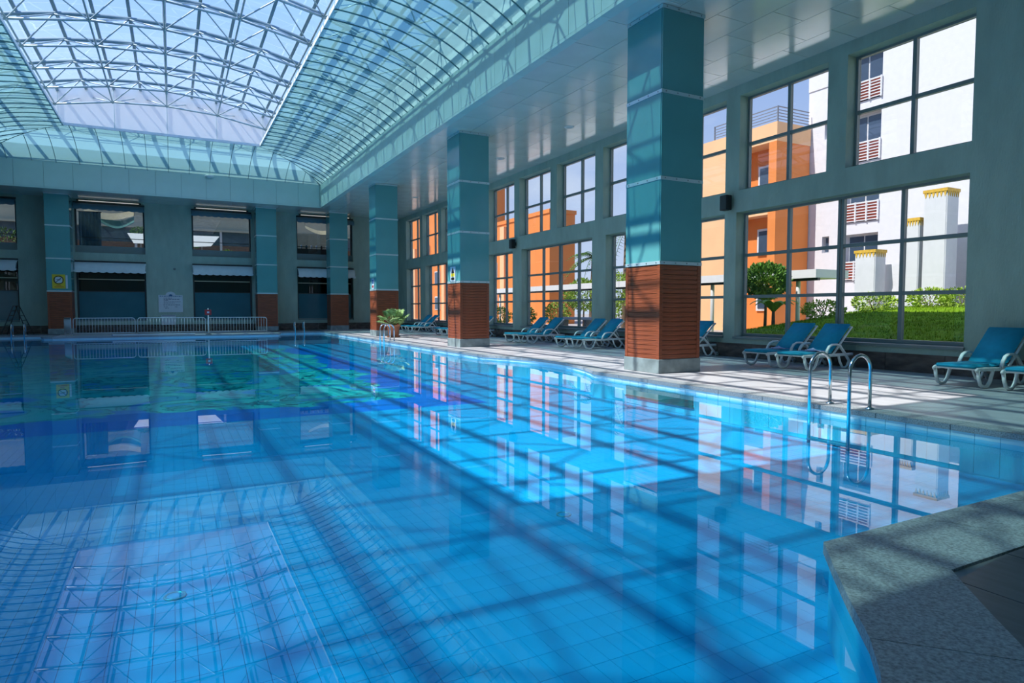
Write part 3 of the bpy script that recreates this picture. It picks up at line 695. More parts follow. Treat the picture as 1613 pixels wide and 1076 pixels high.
# ------------------------------------------------------------------ roof: slabs, upstand, vault
tag(boxes('roof_slab', [(8.12, 14.4, -1.9, 42.0, 7.5, 8.6), (-14.4, -8.12, -1.9, 42.0, 7.5, 8.6), (-8.12, 8.12, 39.1, 42.0, 7.5, 8.6), (-8.12, 8.12, -1.9, 2.1, 7.5, 8.6),
     (13.9, 14.4, -1.9, 42.0, 8.6, 9.9)], 'roof_felt'), 'flat grey roof slab around the glazed vault', None, None, 'structure')
RV = 19.1
def zl(x): return 11.16-RV+math.sqrt(RV*RV-x*x)
def zu(x): return zl(x)+.62
def zg(x): return zl(x)+1.0
DX, DY = 2.25, 2.43
YL = [36.0-DY*j for j in range(15)]; YU = [36.0+DY/2-DY*j for j in range(16)]
up = []
for s in (-1, 1): up.append((s*8.1-.1, s*8.1+.1, YU[-1]-.3, 39.1, 8.5, zg(8.1)-.05))
up.append((-8.2, 8.2, 38.9, 39.1, 8.5, 9.3))
uw = boxes('roof_upstand', up, 'white_wall'); tag(uw, 'white upstand wall carrying the glazed vault', None, None, 'structure')
def gable(y, nm):
    xs = [-8.2+16.4*i/32 for i in range(33)]; v = []
    for yy in (y, y+.15): v += [(x, yy, 8.5) for x in xs] + [(x, yy, zg(x)-.02) for x in xs]
    f = []
    for b in (0, 66):
        for i in range(32): f.append((b+i, b+i+1, b+34+i, b+33+i) if b else (b+i+1, b+i, b+33+i, b+34+i))
    f += [(33+i, 33+i+1, 99+i+1, 99+i) for i in range(32)]
    return tag(link(nm, pydata(nm, v, f, 'white_wall')), 'white end wall of the glazed vault' if y > 10 else 'white near end wall of the glazed vault', None, None, 'structure')
gable(YU[-1]-.3, 'vault_near_wall')
def sheet_build(t):
    a = t.nodes.new('ShaderNodeBsdfTranslucent'); a.inputs[0].default_value = (0.93, 0.94, 0.95, 1); b = t.nodes.new('ShaderNodeBsdfDiffuse'); b.inputs[0].default_value = (0.86, 0.87, 0.88, 1)
    m = t.nodes.new('ShaderNodeMixShader'); n = t.nodes.new('ShaderNodeTexNoise'); n.inputs['Scale'].default_value = .8
    r = t.nodes.new('ShaderNodeMapRange'); r.inputs[3].default_value = .35; r.inputs[4].default_value = .45; t.links.new(n.outputs[0], r.inputs[0]); t.links.new(r.outputs[0], m.inputs[0])
    t.links.new(a.outputs[0], m.inputs[1]); t.links.new(b.outputs[0], m.inputs[2]); return m.outputs[0]
mixmat('white_sheet', sheet_build)
ve = empty('vault_end_screen', (0, 36.9, 9.6), 'white translucent end screen below the glass vault', None, None, 'structure')
ex = [-8.0, -6.75, -4.5, -2.25, 0, 2.25, 4.5, 6.75, 8.0]
for a, b in zip(ex[:-1], ex[1:]):
    xs = [a+.008+(b-a-.016)*i/6 for i in range(7)]; v = [(x, 0, 0) for x in xs]+[(x, 0, zg(x)-9.62) for x in xs]
    link('screen_panel', pydata('screen_panel', v, [(i, i+1, 8+i, 7+i) for i in range(6)], 'white_sheet'), ve, (0, 36.9, 9.6))
for x in ex[1:-1]: box('joint', x-.012, x+.012, 36.91, 36.93, 9.6, zg(x), 'strip', ve)
sk = empty('skylight', (0, 18, 11), 'barrel vaulted glass roof with grey glazing bars', None, None, 'structure')
bx = [DX/2*k for k in range(-7, 8)]
y0, y1 = YU[-1]-.2, 39.0
for x in bx:
    t = math.atan2(-x, math.sqrt(RV*RV-x*x)); o = box('glazing_bar', x-.055, x+.055, y0, y1, zg(x)-.16, zg(x)-.02, 'glazing_bar', sk); o.rotation_euler = (0, -t, 0)
for y in YU+[38.95]:
    pts = [Vector((x, y, zu(x)+.02)) for x in [-8.0+16*i/28 for i in range(29)]]
    swept('arch_bar', pts, .085, .05, (0, 1, 0), 'glazing_bar', sk, (0, y, 11), n=4)
pe = [-8.1]+bx+[8.1]; py = sorted(YU+[39.0])
for i in range(len(pe)-1):
    a, b = pe[i], pe[i+1]
    for j in range(len(py)-1):
        if py[j+1]-py[j] < .3: continue
        key = ('pane', i, round(py[j+1]-py[j], 3))
        if key not in CACHE:
            h = (py[j+1]-py[j])/2-.02; c = ((a+b)/2, (zg(a)+zg(b))/2)
            CACHE[key] = pydata('roof_pane', [(a+.02-c[0], -h, zg(a)-c[1]), (b-.02-c[0], -h, zg(b)-c[1]), (b-.02-c[0], h, zg(b)-c[1]), (a+.02-c[0], h, zg(a)-c[1])], [(0, 1, 2, 3)], 'roof_glass')
        link('roof_pane', CACHE[key], sk, ((a+b)/2, (py[j]+py[j+1])/2, (zg(a)+zg(b))/2))
# space frame: one truss per arch
lx = [DX*k for k in range(-3, 4)]; ux = [DX*(k+.5) for k in range(-4, 4)]
ORD = ['farthest', 'second farthest', 'third farthest', 'fourth farthest', 'fifth farthest', 'sixth farthest', 'seventh farthest', 'eighth farthest']
nodem = lathe('node_tmp', [(.02, -.07), (.06, -.04), (.07, 0), (.06, .04), (.02, .07)], 'steel_frame', None, (0, 0, 0), 8); NODE = nodem.data; bpy.data.objects.remove(nodem)
for j, y in enumerate(YL):
    lab = ORD[j]+' arched roof truss of thin steel tubes' if j < 8 else 'steel tube roof truss overhead, number %d back from the end wall' % (j+1)
    if j >= 8: lab = ['ninth', 'tenth', 'eleventh', 'twelfth', 'thirteenth', 'fourteenth', 'fifteenth'][j-8]+' roof truss counted from the end wall, overhead toward the near end'
    e = empty('roof_truss', (0, y, zl(0)), lab, 'roof truss', 'arched roof trusses' )
    P = [Vector((x, y, zl(x))) for x in lx]
    for i in range(6): tube('lower_chord', P[i], P[i+1], .042, 'steel_frame', e, 6)
    for i, x in enumerate(lx):
        link('node', NODE, e, P[i])
        if j < len(YL)-1: tube('tie_bar', P[i], Vector((x, y-DY, zl(x))), .036, 'steel_frame', e, 6)
        for u in (x-DX/2, x+DX/2):
            for yy in (y-DY/2, y+DY/2): tube('diagonal', P[i], Vector((u, yy, zu(u))), .026, 'steel_frame', e, 5)
    for s in (-1, 1):
        for yy in (y-DY/2, y+DY/2): tube('diagonal', P[0] if s < 0 else P[-1], Vector((s*DX*3.5, yy, zu(DX*3.5))), .026, 'steel_frame', e, 5)

# ------------------------------------------------------------------ pool ladders
def ladder(x, y, wid, h, dirx, diry, label, steps=True, reach=.42):
    d = Vector((dirx, diry, 0)); s = Vector((-diry, dirx, 0)); B = Vector((x, y, 0))
    e = empty('pool_ladder', (x, y, 0), label, 'pool ladder', 'steel pool ladders')
    for k in (-1, 1):
        b = B + s*(k*wid/2); r = reach/2
        pts = [b, b+Vector((0, 0, h-r))] + arcpts(b+d*r+Vector((0, 0, h-r)), r, math.pi, 0, 12, d, (0, 0, 1), r*.95)[1:]
        pts = [b] + [b+Vector((0, 0, h-r))] + [b+d*r+Vector((0, 0, h-r)) - d*r*math.cos(math.pi*i/12) + Vector((0, 0, r*.95*math.sin(math.pi*i/12))) for i in range(1, 13)] + [b+d*reach+Vector((0, 0, -.50))]
        rl = swept('handrail', pts, .022, .022, s, 'chrome', e, (x, y, 0), n=12)
        lathe('flange', [(.055, .0), (.055, .012), (.03, .022), (.024, .03)], 'chrome', e, b+Vector((0, 0, .004)), 14)
    for i in range(2):
        a = B + d*reach + Vector((0, 0, -.24-.2*i)); c0, c1 = a-s*wid/2, a+s*wid/2
        q = box('step', -.04, .04, -.5, .5, -.012, .012, 'galvanised', e); q.location = a-wloc(e); q.scale = (1, (c1-c0).length, 1); q.rotation_euler = (0, 0, math.atan2(d.y, d.x))
    return e
ladder(7.97, 5.44, .57, .72, -1, 0, 'chrome pool ladder with two arched rails in the right foreground')
ladder(7.95, 25.6, .55, .70, -1, 0, 'chrome pool ladder beside the potted palm')
ladder(6.4, 38.45, .5, .62, 0, -1, 'chrome pool ladder by the end wall right of the barriers')
ladder(-6.6, 38.75, .5, .62, 0, -1, 'chrome pool ladder at the far left edge')

# ------------------------------------------------------------------ barriers, post, step ladder, board
def barrier(p, q, label, nb=20):
    p, q = Vector(p), Vector(q); d = (q-p).normalized(); ln = (q-p).length; up_ = Vector((0, 0, 1))
    e = empty('crowd_barrier', (p+q)/2, label, 'barrier', 'metal barriers on the end terrace'); r = .12
    pts = [p+up_*.02, p+up_*(.86-r)] + [p+d*r+up_*(.86-r)-d*r*math.cos(a)+up_*r*math.sin(a) for a in [math.pi/2*i/5 for i in range(1, 6)]]
    pts += [q-d*r+up_*(.86-r)+d*r*math.sin(a)+up_*r*math.cos(a) for a in [math.pi/2*i/5 for i in range(0, 6)]] + [q+up_*.02]
    side = d.cross(up_)
    swept('frame', pts, .021, .021, side, 'galvanised', e, (p+q)/2, n=8)
    tube('bottom_rail', p+up_*.14, q+up_*.14, .017, 'galvanised', e)
    for i in range(1, nb): tube('bar', p+d*(ln*i/nb)+up_*.14, p+d*(ln*i/nb)+up_*.85, .0095, 'galvanised', e, 6)
    for a in (p+d*.12, q-d*.12): tube('foot', a-side*.2+up_*.015, a+side*.2+up_*.015, .015, 'galvanised', e, 6)
barrier((-4.22, 37.0, 0), (-1.66, 37.0, 0), 'leftmost long metal barrier on the end terrace')
barrier((-1.55, 37.0, 0), (1.50, 37.0, 0), 'middle metal barrier in front of the notice board', 22)
barrier((1.62, 37.0, 0), (4.50, 37.0, 0), 'rightmost metal barrier next to the end wall pillar', 21)
barrier((-4.32, 37.05, 0), (-4.85, 39.3, 0), 'metal barrier turned sideways at the left end of the row', 22)
po = empty('lifebuoy_post', (1.62, 36.55, 0), 'slim white post with red box on top by the barriers', 'post')
tube('pole', (1.62, 36.55, 0), (1.62, 36.55, 1.15), .035, 'lamp_white', po, 10); box('red_box', 1.47, 1.77, 36.48, 36.62, 1.0, 1.27, 'sign_red', po, .01)
box('emblem', 1.57, 1.67, 36.474, 36.48, 1.09, 1.18, 'sign_white', po); lathe('foot', [(.14, 0), (.14, .02), (.05, .05)], 'dark_metal', po, (1.62, 36.55, 0), 14); tube('cap', (1.62, 36.55, 1.15), (1.62, 36.55, 1.34), .02, 'lamp_white', po, 8)
bd = box('kick_board', -2.6, 1.0, 36.35, 36.6, .01, .07, 'sign_white', None, .01); tag(bd, 'long pale board lying at the pool edge before the barriers', 'board')
bdp = box('end_strip', -2.62, -2.58, 36.34, 36.61, .008, .074, 'sign_blue', bd)
lx0, ly0 = -7.05, 40.9
sl = empty('step_ladder', (lx0, ly0, 0), 'dark folding step ladder leaning open by the end wall', 'step ladder')
for s in (-1, 1):
    for w_ in (-.16, .16):
        tube('stile', (lx0+s*.55+(w_*.5), ly0+w_*1.6, 0), (lx0+s*.05+w_*.3, ly0+w_*1.0, 1.45), .022, 'dark_metal', sl, 6)
    for k in range(5):
        t = (k+1)/6; cx = lx0+s*(.55-.5*t); tube('rung', (cx-.07, ly0-.24, 1.45*t), (cx+.07, ly0+.24, 1.45*t), .018, 'dark_metal', sl, 6)
box('top_step', lx0-.12, lx0+.12, ly0-.2, ly0+.2, 1.44, 1.48, 'dark_metal', sl)

# ------------------------------------------------------------------ loungers
def make_lounger():
    e = empty('sun_lounger', (0, 0, 0))
    w2 = .33
    def sw(nm, pts, rx, ry, side=(0, 1, 0), m='resin', power=3.0): return swept(nm, [Vector(p) for p in pts], rx, ry, side, m, e, (0, 0, 0), n=10, power=power)
    for s in (-1, 1):
        y = s*w2
        sw('side_rail', [(0.02, y, .29), (.06, y, .315), (.3, y, .315), (.7, y, .30), (1.2, y, .31), (1.72, y, .31)], .032, .022)
        # looped front leg
        pts = [(.07, y, .30), (.10, y, .17), (.16, y, .06), (.26, y, .022), (.36, y, .03), (.44, y, .10), (.50, y, .22), (.53, y, .30)]
        sw('front_leg', pts, .024, .026)
        # arched arm running back and down to the rear foot
        pts = [(.78, y, .30), (.83, y, .42), (.90, y, .50), (1.0, y, .535), (1.15, y, .535), (1.27, y, .50), (1.42, y, .36), (1.60, y, .18), (1.76, y, .03)]
        sw('armrest', pts, .022, .03)
        pts = [(1.22, y, .31), (1.28, y, .16), (1.36, y, .05), (1.44, y, .02), (1.54, y, .06), (1.60, y, .17)]
        sw('rear_leg', pts, .02, .024)
        lathe('wheel', [(.02, -.02), (.055, -.02), (.06, 0), (.055, .02), (.02, .02)], 'galvanised', e, (1.76, y, .06), 12).rotation_euler = (math.pi/2, 0, 0)
    for k in range(6): box('slat', .06+.19*k, .18+.19*k, -w2, w2, .30, .325, 'resin', e)
    tb = [(1.03, .355), (1.66, .93)]
    dx, dz = tb[1][0]-tb[0][0], tb[1][1]-tb[0][1]; ln = math.hypot(dx, dz); ux_, uz = dx/ln, dz/ln
    for s in (-1, 1): sw('back_stile', [(tb[0][0]+.03, s*(w2-.015), tb[0][1]-.03), (tb[1][0]+.03, s*(w2-.015), tb[1][1]-.03)], .02, .02)
    q = swept('back_top', [Vector((tb[1][0]+.03, -w2, tb[1][1]-.03)), Vector((tb[1][0]+.03, w2, tb[1][1]-.03))], .022, .022, (ux_, 0, uz), 'resin', e, (0, 0, 0), n=8, power=3)
    tube('back_prop', (1.42, -.2, .66), (1.62, -.2, .30), .012, 'resin', e, 6); tube('back_prop', (1.42, .2, .66), (1.62, .2, .30), .012, 'resin', e, 6)
    # padded cushions: rounded slabs
    def cushion(nm, x0, x1, th):
        bm = bmesh.new(); bmesh.ops.create_cube(bm, size=1)
        for v_ in bm.verts: v_.co = ((x0+x1)/2+v_.co.x*(x1-x0), v_.co.y*.61, v_.co.z*th)
        bmesh.ops.bevel(bm, geom=bm.edges[:], offset=th*.42, segments=3, affect='EDGES')
        me = bpy.data.meshes.new(nm); bm.to_mesh(me); bm.free(); me.materials.append(MATS['cushion']); me.polygons.foreach_set('use_smooth', [True]*len(me.polygons)); return me
    link('seat_cushion', cushion('seat_cushion', -.01, .54, .06), e, (0, 0, .36)); link('seat_cushion', cushion('seat_cushion2', .53, 1.07, .06), e, (0, 0, .355))
    bk = link('back_cushion', cushion('back_cushion', 0, ln+.03, .055), e, (tb[0][0], 0, tb[0][1]+.02)); bk.rotation_euler = (0, -math.atan2(dz, dx), 0)
    return e
proto = make_lounger()
LNG = [(11.55, 10.21, 0, 'left one of the lounger pair behind the foreground ladder'), (11.50, 9.26, 2, 'right one of the lounger pair behind the foreground ladder'),
       (11.46, 5.98, 0, 'lounger at the right edge beside the plain wall section'), (11.52, 4.98, 1, 'lounger cut off by the right edge of the picture'),
       (11.55, 13.38, 0, 'lounger half hidden just right of the nearest column'),
       (11.45, 22.05, 1, 'left lounger of the pair right of the second column'), (11.55, 21.15, 0, 'right lounger of the pair right of the second column'),
       (11.48, 18.32, 0, 'left lounger of the pair just left of the nearest column'), (11.52, 17.38, 1, 'right lounger of the pair just left of the nearest column'),
       (11.5, 27.15, 0, 'lounger mostly hidden behind the second column'),
       (11.5, 35.1, 0, 'farthest lounger behind the potted palm'), (11.5, 34.0, 0, 'second farthest lounger right of the potted palm'), (11.5, 29.85, 0, 'lounger just left of the second column, farther one'), (11.5, 28.95, 0, 'lounger just left of the second column, nearer one')]
for i, (x, y, a, lab) in enumerate(LNG):
    o = proto if i == 0 else copy_tree(proto)
    o.location = (x, y, 0); o.rotation_euler = (0, 0, math.radians(a)); tag(o, 'blue cushioned white ' + lab, 'lounger', 'sun loungers along the window wall')
def towel(x, y, lab):
    v, f = [], []; N = 10
    for i in range(N+1):
        for j in range(N+1):
            a, b = i/N-.5, j/N-.5
            v.append((a*.34+.02*math.sin(9*b), b*.36+.02*math.sin(7*a), .012+.045*max(0, 1-2.2*math.hypot(a, b))*(1+.5*math.sin(14*a+5*b)) + .008*math.sin(11*a)*math.cos(13*b)))
    for i in range(N):
        for j in range(N): f.append((i*(N+1)+j, (i+1)*(N+1)+j, (i+1)*(N+1)+j+1, i*(N+1)+j+1))
    k = len(v); v += [(p[0], p[1], 0.0) for p in v]; f += [tuple(k+q for q in g[::-1]) for g in f]
    tag(link('crumpled_towel', pydata('crumpled_towel', v, f, 'towel', True), None, (x, y, .389)), lab, 'towel', 'towels on loungers')
towel(12.32, 10.2, 'crumpled lavender towel on the left lounger of the ladder pair'); towel(12.3, 9.28, 'crumpled lavender towel on the right lounger of the ladder pair')

# ------------------------------------------------------------------ potted palm
pp = empty('potted_palm', (9.0, 28.75, 0), 'bushy fan palm in a terracotta pot before the third column', 'potted plant')
c0 = Vector((9.0, 28.75, 0))
lathe('pot', [(.20, 0), (.22, .03), (.29, .50), (.32, .50), (.33, .57), (.29, .57), (.27, .52)], 'terracotta', pp, c0, 20); lathe('saucer', [(.24, 0), (.30, .015), (.31, .05), (.26, .05)], 'terracotta', pp, c0, 20)
lathe('soil', [(.275, .50), (.27, .53), (.02, .54)], 'soil', pp, c0, 16)
def fan_leaf(base, tip, r, nl=16):
    d = (tip-base).normalized(); s = d.cross(Vector((0, 0, 1)))
    s = s.normalized() if s.length > .05 else Vector((1, 0, 0)); u = s.cross(d).normalized(); v, f = [], []
    for k in range(nl):
        a = math.radians(-115+230*k/(nl-1)); dd = d*math.cos(a)+s*math.sin(a); ss = dd.cross(u)
        l = r*random.uniform(.85, 1.1); w_ = .028; n_ = len(v)
        m_ = tip+dd*l*.55; e_ = tip+dd*l-Vector((0, 0, l*.28))
        v += [tip, m_+ss*w_, e_, m_-ss*w_, m_-u*.006-Vector((0, 0, .004))]; f += [(n_, n_+1, n_+4), (n_+1, n_+2, n_+4), (n_+2, n_+3, n_+4), (n_+3, n_, n_+4)]
    return v, f
for k in range(26):
    a = k*2.399; el = random.uniform(.05, 1.35); l = random.uniform(.35, .62)
    b = c0+Vector((.05*math.cos(a), .05*math.sin(a), .55)); tip = b+Vector((math.cos(a)*math.cos(el), math.sin(a)*math.cos(el), math.sin(el)+.12))*l
    v, f = fan_leaf(b, tip, random.uniform(.28, .38)); v = [Vector(p)-c0 for p in v]
    q = link('frond', pydata('frond', v, f, 'palm_leaf'), pp, c0); tube('stalk', b, tip, .008, 'palm_leaf', pp, 5)

# ------------------------------------------------------------------ outside, window side
gr = box('ground_outside', 14.0, 120, -60, 140, -.4, -.05, 'paving'); tag(gr, 'paved ground outside the windows', None, None, 'structure')
def lawn_z(x, y):
    t = min(1, max(0, (x-14.1)/7.5)); base = .42+.95*t
    k = 1 if y < 13.0 else max(0, 1-(y-13.0)/7.5); k = k*k*(3-2*k)
    return -.02+(base+.02)*k
NX, NY = 24, 46; v, f = [], []
for i in range(NX+1):
    for j in range(NY+1):
        x, y = 14.05+11*i/NX, -8+29*j/NY; v.append((x, y, lawn_z(x, y)+random.uniform(-.015, .015)))
for i in range(NX):
    for j in range(NY): f.append((i*(NY+1)+j, (i+1)*(NY+1)+j, (i+1)*(NY+1)+j+1, i*(NY+1)+j+1))
tag(link('lawn', pydata('lawn', v, f, 'lawn', True)), 'sloping green lawn outside the nearest windows', 'lawn', None, 'stuff')
v, f = [], []
for k in range(20000):
    x, y = random.uniform(14.2, 23), random.uniform(5, 19); z = lawn_z(x, y)
    if z < .1: continue
    a = random.uniform(0, 6.28); h = random.uniform(.03, .075); n_ = len(v); c_, s_ = math.cos(a)*.012, math.sin(a)*.012
    v += [(x-c_, y-s_, z-.01), (x+c_, y+s_, z-.01), (x+random.uniform(-.03, .03), y+random.uniform(-.03, .03), z+h)]; f.append((n_, n_+1, n_+2))
tag(link('grass', pydata('grass', v, f, 'grass_blade')), 'short grass blades on the sloping lawn', 'grass', None, 'stuff')
def foliage(name, c, rx, ry, rz, cnt, size, m, parent, shell=.55):
    v, f = [], []
    for k in range(cnt):
        while True:
            p = Vector((random.uniform(-1, 1), random.uniform(-1, 1), random.uniform(-1, 1)))
            if shell < p.length < 1: break
        d = p.normalized()+Vector((random.uniform(-.7, .7), random.uniform(-.7, .7), random.uniform(-.3, .8))); d.normalize()
        s = d.cross(Vector((random.uniform(-1, 1), random.uniform(-1, 1), .3))).normalized(); q = Vector((p.x*rx, p.y*ry, p.z*rz)); l = size*random.uniform(.7, 1.3); n_ = len(v)
        b = d.cross(s)*.15*l
        v += [q, q+d*l*.5+s*l*.3+b, q+d*l, q+d*l*.5-s*l*.3+b]; f.append((n_, n_+1, n_+2, n_+3))
    return link(name, pydata(name, v, f, m), parent, c)
def shrub(name, x, y, z, rx, ry, rz, cnt, size, m, label, cat='shrub', group=None, trunk=0):
    e = empty(name, (x, y, z), label, cat, group)
    foliage('foliage', Vector((x, y, z+trunk+rz*.9)), rx, ry, rz, cnt, size, m, e)
    if trunk: tube('trunk', (x, y, z-.05), (x+.05, y, z+trunk+rz*.5), .07, 'trunk', e, 8, .04)
    else:
        for k in range(4): tube('stem', (x, y, z-.03), (x+random.uniform(-.5, .5)*rx, y+random.uniform(-.5, .5)*ry, z+rz*1.2), .015, 'trunk', e, 5)
    return e
hed = [6.0, 7.4, 8.8, 10.0, 11.2, 12.3]
HL = ['rightmost hedge shrub below the tallest white tower', 'second hedge shrub from the right on the lawn crest', 'third hedge shrub from the right on the lawn crest', 'hedge shrub on the lawn crest below the lowest white tower', 'hedge shrub on the lawn crest left of the white towers', 'leftmost hedge shrub on the lawn crest']
for i, y in enumerate(hed): shrub('hedge_shrub', 22.0+random.uniform(-.2, .2), y, lawn_z(22, y)-.05, .6, .66, .34, 900, .10, 'hedge', HL[i], 'shrub', 'hedge shrubs on the lawn crest')
for i, (x, y) in enumerate(((19.3, 14.2), (20.8, 13.4))):
    shrub('border_shrub', x, y, lawn_z(x, y), .6, .7, .3, 700, .1, 'hedge', ['yellow green shrub at the foot of the round tree', 'yellow green shrub right of the round tree'][i], 'shrub', 'shrubs at the lawn corner')
rt = shrub('round_tree', 20.3, 17.45, .05, .85, .85, .66, 2200, .15, 'leaf', 'round leafy tree in front of the orange building', 'tree', None, 1.75)
foliage('foliage', Vector((20.1, 17.2, 2.1)), .5, .5, .4, 700, .15, 'leaf_light', rt)
bn = empty('banana_plant', (19.4, 16.3, .1), 'banana plant with broad drooping leaves under the round tree', 'plant')
for k in range(8):
    a = k*.85; b = Vector((19.4, 16.3, .1)); l = random.uniform(.7, 1.0); pts = []
    d = Vector((math.cos(a), math.sin(a), 0)); v, f = [], []; s = Vector((-math.sin(a), math.cos(a), 0))
    for i in range(8):
        t = i/7; c = Vector((0, 0, 1.1+.5*math.sin(t*2.4)*l)) + d*(t*l); w_ = .15*math.sin(math.pi*min(.98, t+.06))
        v += [c+s*w_-Vector((0, 0, .03)), c, c-s*w_-Vector((0, 0, .03))]
    for i in range(7): f += [(3*i, 3*i+1, 3*i+4, 3*i+3), (3*i+1, 3*i+2, 3*i+5, 3*i+4)]
    link('leaf', pydata('leaf', v, f, 'leaf_light', True), bn, b)
tube('stem', (19.4, 16.3, 0), (19.4, 16.3, 1.3), .09, 'trunk', bn, 8, .05)
# covered walkway
wk = empty('covered_walkway', (22.2, 30, 0), 'white flat roofed covered walkway with slim posts outside', 'walkway')
y = 16.0
while y < 52: box('roof_slab', 21.3, 23.2, y+.01, y+5.99, 2.48, 2.80, 'white_wall', wk); box('soffit_beam', 21.4, 21.55, y+.01, y+5.99, 2.38, 2.48, 'dark_metal', wk); y += 6
for y in (17.0, 21.5, 26, 30.2, 34.4, 38.6, 42.8): tube('post', (21.6, y, -.05), (21.6, y, 2.48), .085, 'ext_frame', wk, 10)
bw = empty('low_bench', (19.6, 27.5, 0), 'pale low bench slab outside left of the nearest column', 'bench'); box('seat', 19.3, 19.9, 26.0, 31.0, .72, .86, 'white_stucco', bw, .02)
for y in (26.3, 28.5, 30.7): box('support', 19.45, 19.75, y-.12, y+.12, -.05, .72, 'stone_base', bw)
SH = [(20.2, 24.3, .9, 'leaf'), (20.5, 33.0, 1.0, 'leaf_light'), (20.0, 36.2, .8, 'leaf'), (20.8, 28.4, 1.2, 'leaf_light'), (19.9, 39.5, .8, 'leaf_light'), (19.9, 43.5, 1.1, 'leaf')]
SHL = ['dark garden shrub outside just left of the nearest column', 'pale garden shrub behind the low bench end', 'dark garden shrub outside right of the white post', 'pale garden shrub behind the low bench', 'pale garden shrub outside right of the second column', 'dark garden shrub near the far orange block']
for i, (x, y, h, m) in enumerate(SH): shrub('garden_shrub', x, y, 0, .7, .9, h*.7, 800, .14, m, SHL[i], 'shrub', 'shrubs along the walkway', .35)
for i, (x, y, z, r) in enumerate(((26.0, 34.6, 2.0, 1.5), (26.5, 31.2, 2.1, 1.6), (25.8, 38.0, 1.7, 1.3))):
    shrub('garden_tree', x, y, 0, r, r, 1.1, 1500, .2, 'leaf_light', ['bright green tree crown above the walkway roof, middle', 'bright green tree crown above the walkway roof, right', 'bright green tree crown above the walkway roof, left'][i], 'tree', 'trees behind the walkway', z-.4)
def palm(x, y, h, lab, r=2.3):
    e = empty('palm_tree', (x, y, 0), lab, 'palm tree', 'palm trees outside')
    tube('trunk', (x, y, -.1), (x+.2, y, h), .22, 'trunk', e, 10, .16); top = Vector((x+.2, y, h))
    for k in range(16):
        a = k*2.4; el = random.uniform(-.3, 1.1); v, f = [], []; d = Vector((math.cos(a), math.sin(a), 0)); s = Vector((-math.sin(a), math.cos(a), 0)); N = 14; C = []
        for i in range(N+1):
            t = i/N; C.append(d*(r*t*math.cos(el*(1-.3*t)))+Vector((0, 0, r*(math.sin(el)*t-.75*t*t))))
        for i in range(1, N+1):
            l = .55*math.sin(math.pi*min(.97, .15+.85*i/N))+.05
            for sg_ in (-1, 1):
                n_ = len(v); tip = C[i]+s*sg_*l+d*l*.45-Vector((0, 0, l*.35)); v += [C[i]-d*.075, C[i]+d*.075, tip]; f.append((n_, n_+1, n_+2))
        for i in range(N): n_ = len(v); v += [C[i]+s*.02, C[i]-s*.02, C[i+1]-s*.015, C[i+1]+s*.015]; f.append((n_, n_+1, n_+2, n_+3))
        link('frond', pydata('frond', v, f, 'leaf'), e, top)
palm(28.0, 40.2, 5.2, 'left palm tree above the walkway roof'); palm(28.0, 36.2, 6.8, 'right palm tree beside the nearest column edge', 2.8)
# orange far block
ob = empty('orange_building', (30, 60, 0), 'long orange building seen through the farther windows', 'building')
box('wall', 30, 32.7, 49.6, 70, -.1, 9.9, 'orange', ob); box('parapet', 29.9, 32.8, 49.5, 70, 9.9, 10.25, 'orange', ob); box('tower_wall', 30, 36, 70, 115, -.1, 18, 'orange', ob); box('tower_parapet', 29.9, 36.1, 69.9, 115, 18, 18.4, 'orange_sunlit_peach', ob)
for k in range(9): box('pilaster', 29.7, 30, 58+5.4*k, 58.9+5.4*k, -.1, 9.6, 'orange_sunlit_peach', ob)
for k in range(8):
    for z in (1.2, 4.4):
        wv_ = box('window', 29.93, 30.02, 60.0+5.4*k, 61.8+5.4*k, z, z+1.7, 'ext_frame', ob); box('pane', 29.9, 29.93, 60.12+5.4*k, 61.68+5.4*k, z+.12, z+1.58, 'ext_glass', wv_)
# orange block with roof terrace
o2 = empty('terrace_building', (32, 28, 0), 'orange building with recessed balcony and roof terrace railing', 'building')
box('wall', 32.2, 33.9, 26.1, 33, -.1, 11.0, 'orange', o2); box('front_wall', 31.0, 32.2, 29.3, 33, -.1, 11.0, 'orange_sunlit_peach', o2); box('side_wall', 31.0, 32.2, 26.05, 26.6, -.1, 11.0, 'orange', o2)  # front wall paler than the rest: sunlight put into its colour
box('roof_band', 31.0, 33.9, 26.05, 33, 11.0, 12.1, 'orange_sunlit_peach', o2); box('floor_slab', 31.3, 32.2, 26.6, 29.3, 6.9, 7.3, 'orange_sunlit_peach', o2)
for z in (8.4, 4.6, 1.2):
    wv_ = box('window', 32.1, 32.22, 26.9, 28.3, z, z+1.6, 'ext_frame', o2); box('pane', 32.06, 32.1, 27.05, 28.15, z+.14, z+1.46, 'ext_glass', wv_)
rl = box('railing', 31.1, 31.16, 26.1, 31, 12.95, 13.0, 'grey_rail', o2)
for k in range(4): box('rail_bar', 31.1, 31.14, 26.1, 31, 12.25+.17*k, 12.29+.17*k, 'grey_rail', rl); box('rail_bar', 31.1, 33.8, 26.1, 26.14, 12.25+.17*k, 12.29+.17*k, 'grey_rail', rl)
for y in (26.12, 28.5, 31): box('rail_post', 31.08, 31.16, y-.03, y+.03, 12.1, 13.0, 'grey_rail', rl)
box('rail_bar', 31.1, 33.8, 26.1, 26.15, 12.95, 13.0, 'grey_rail', rl)
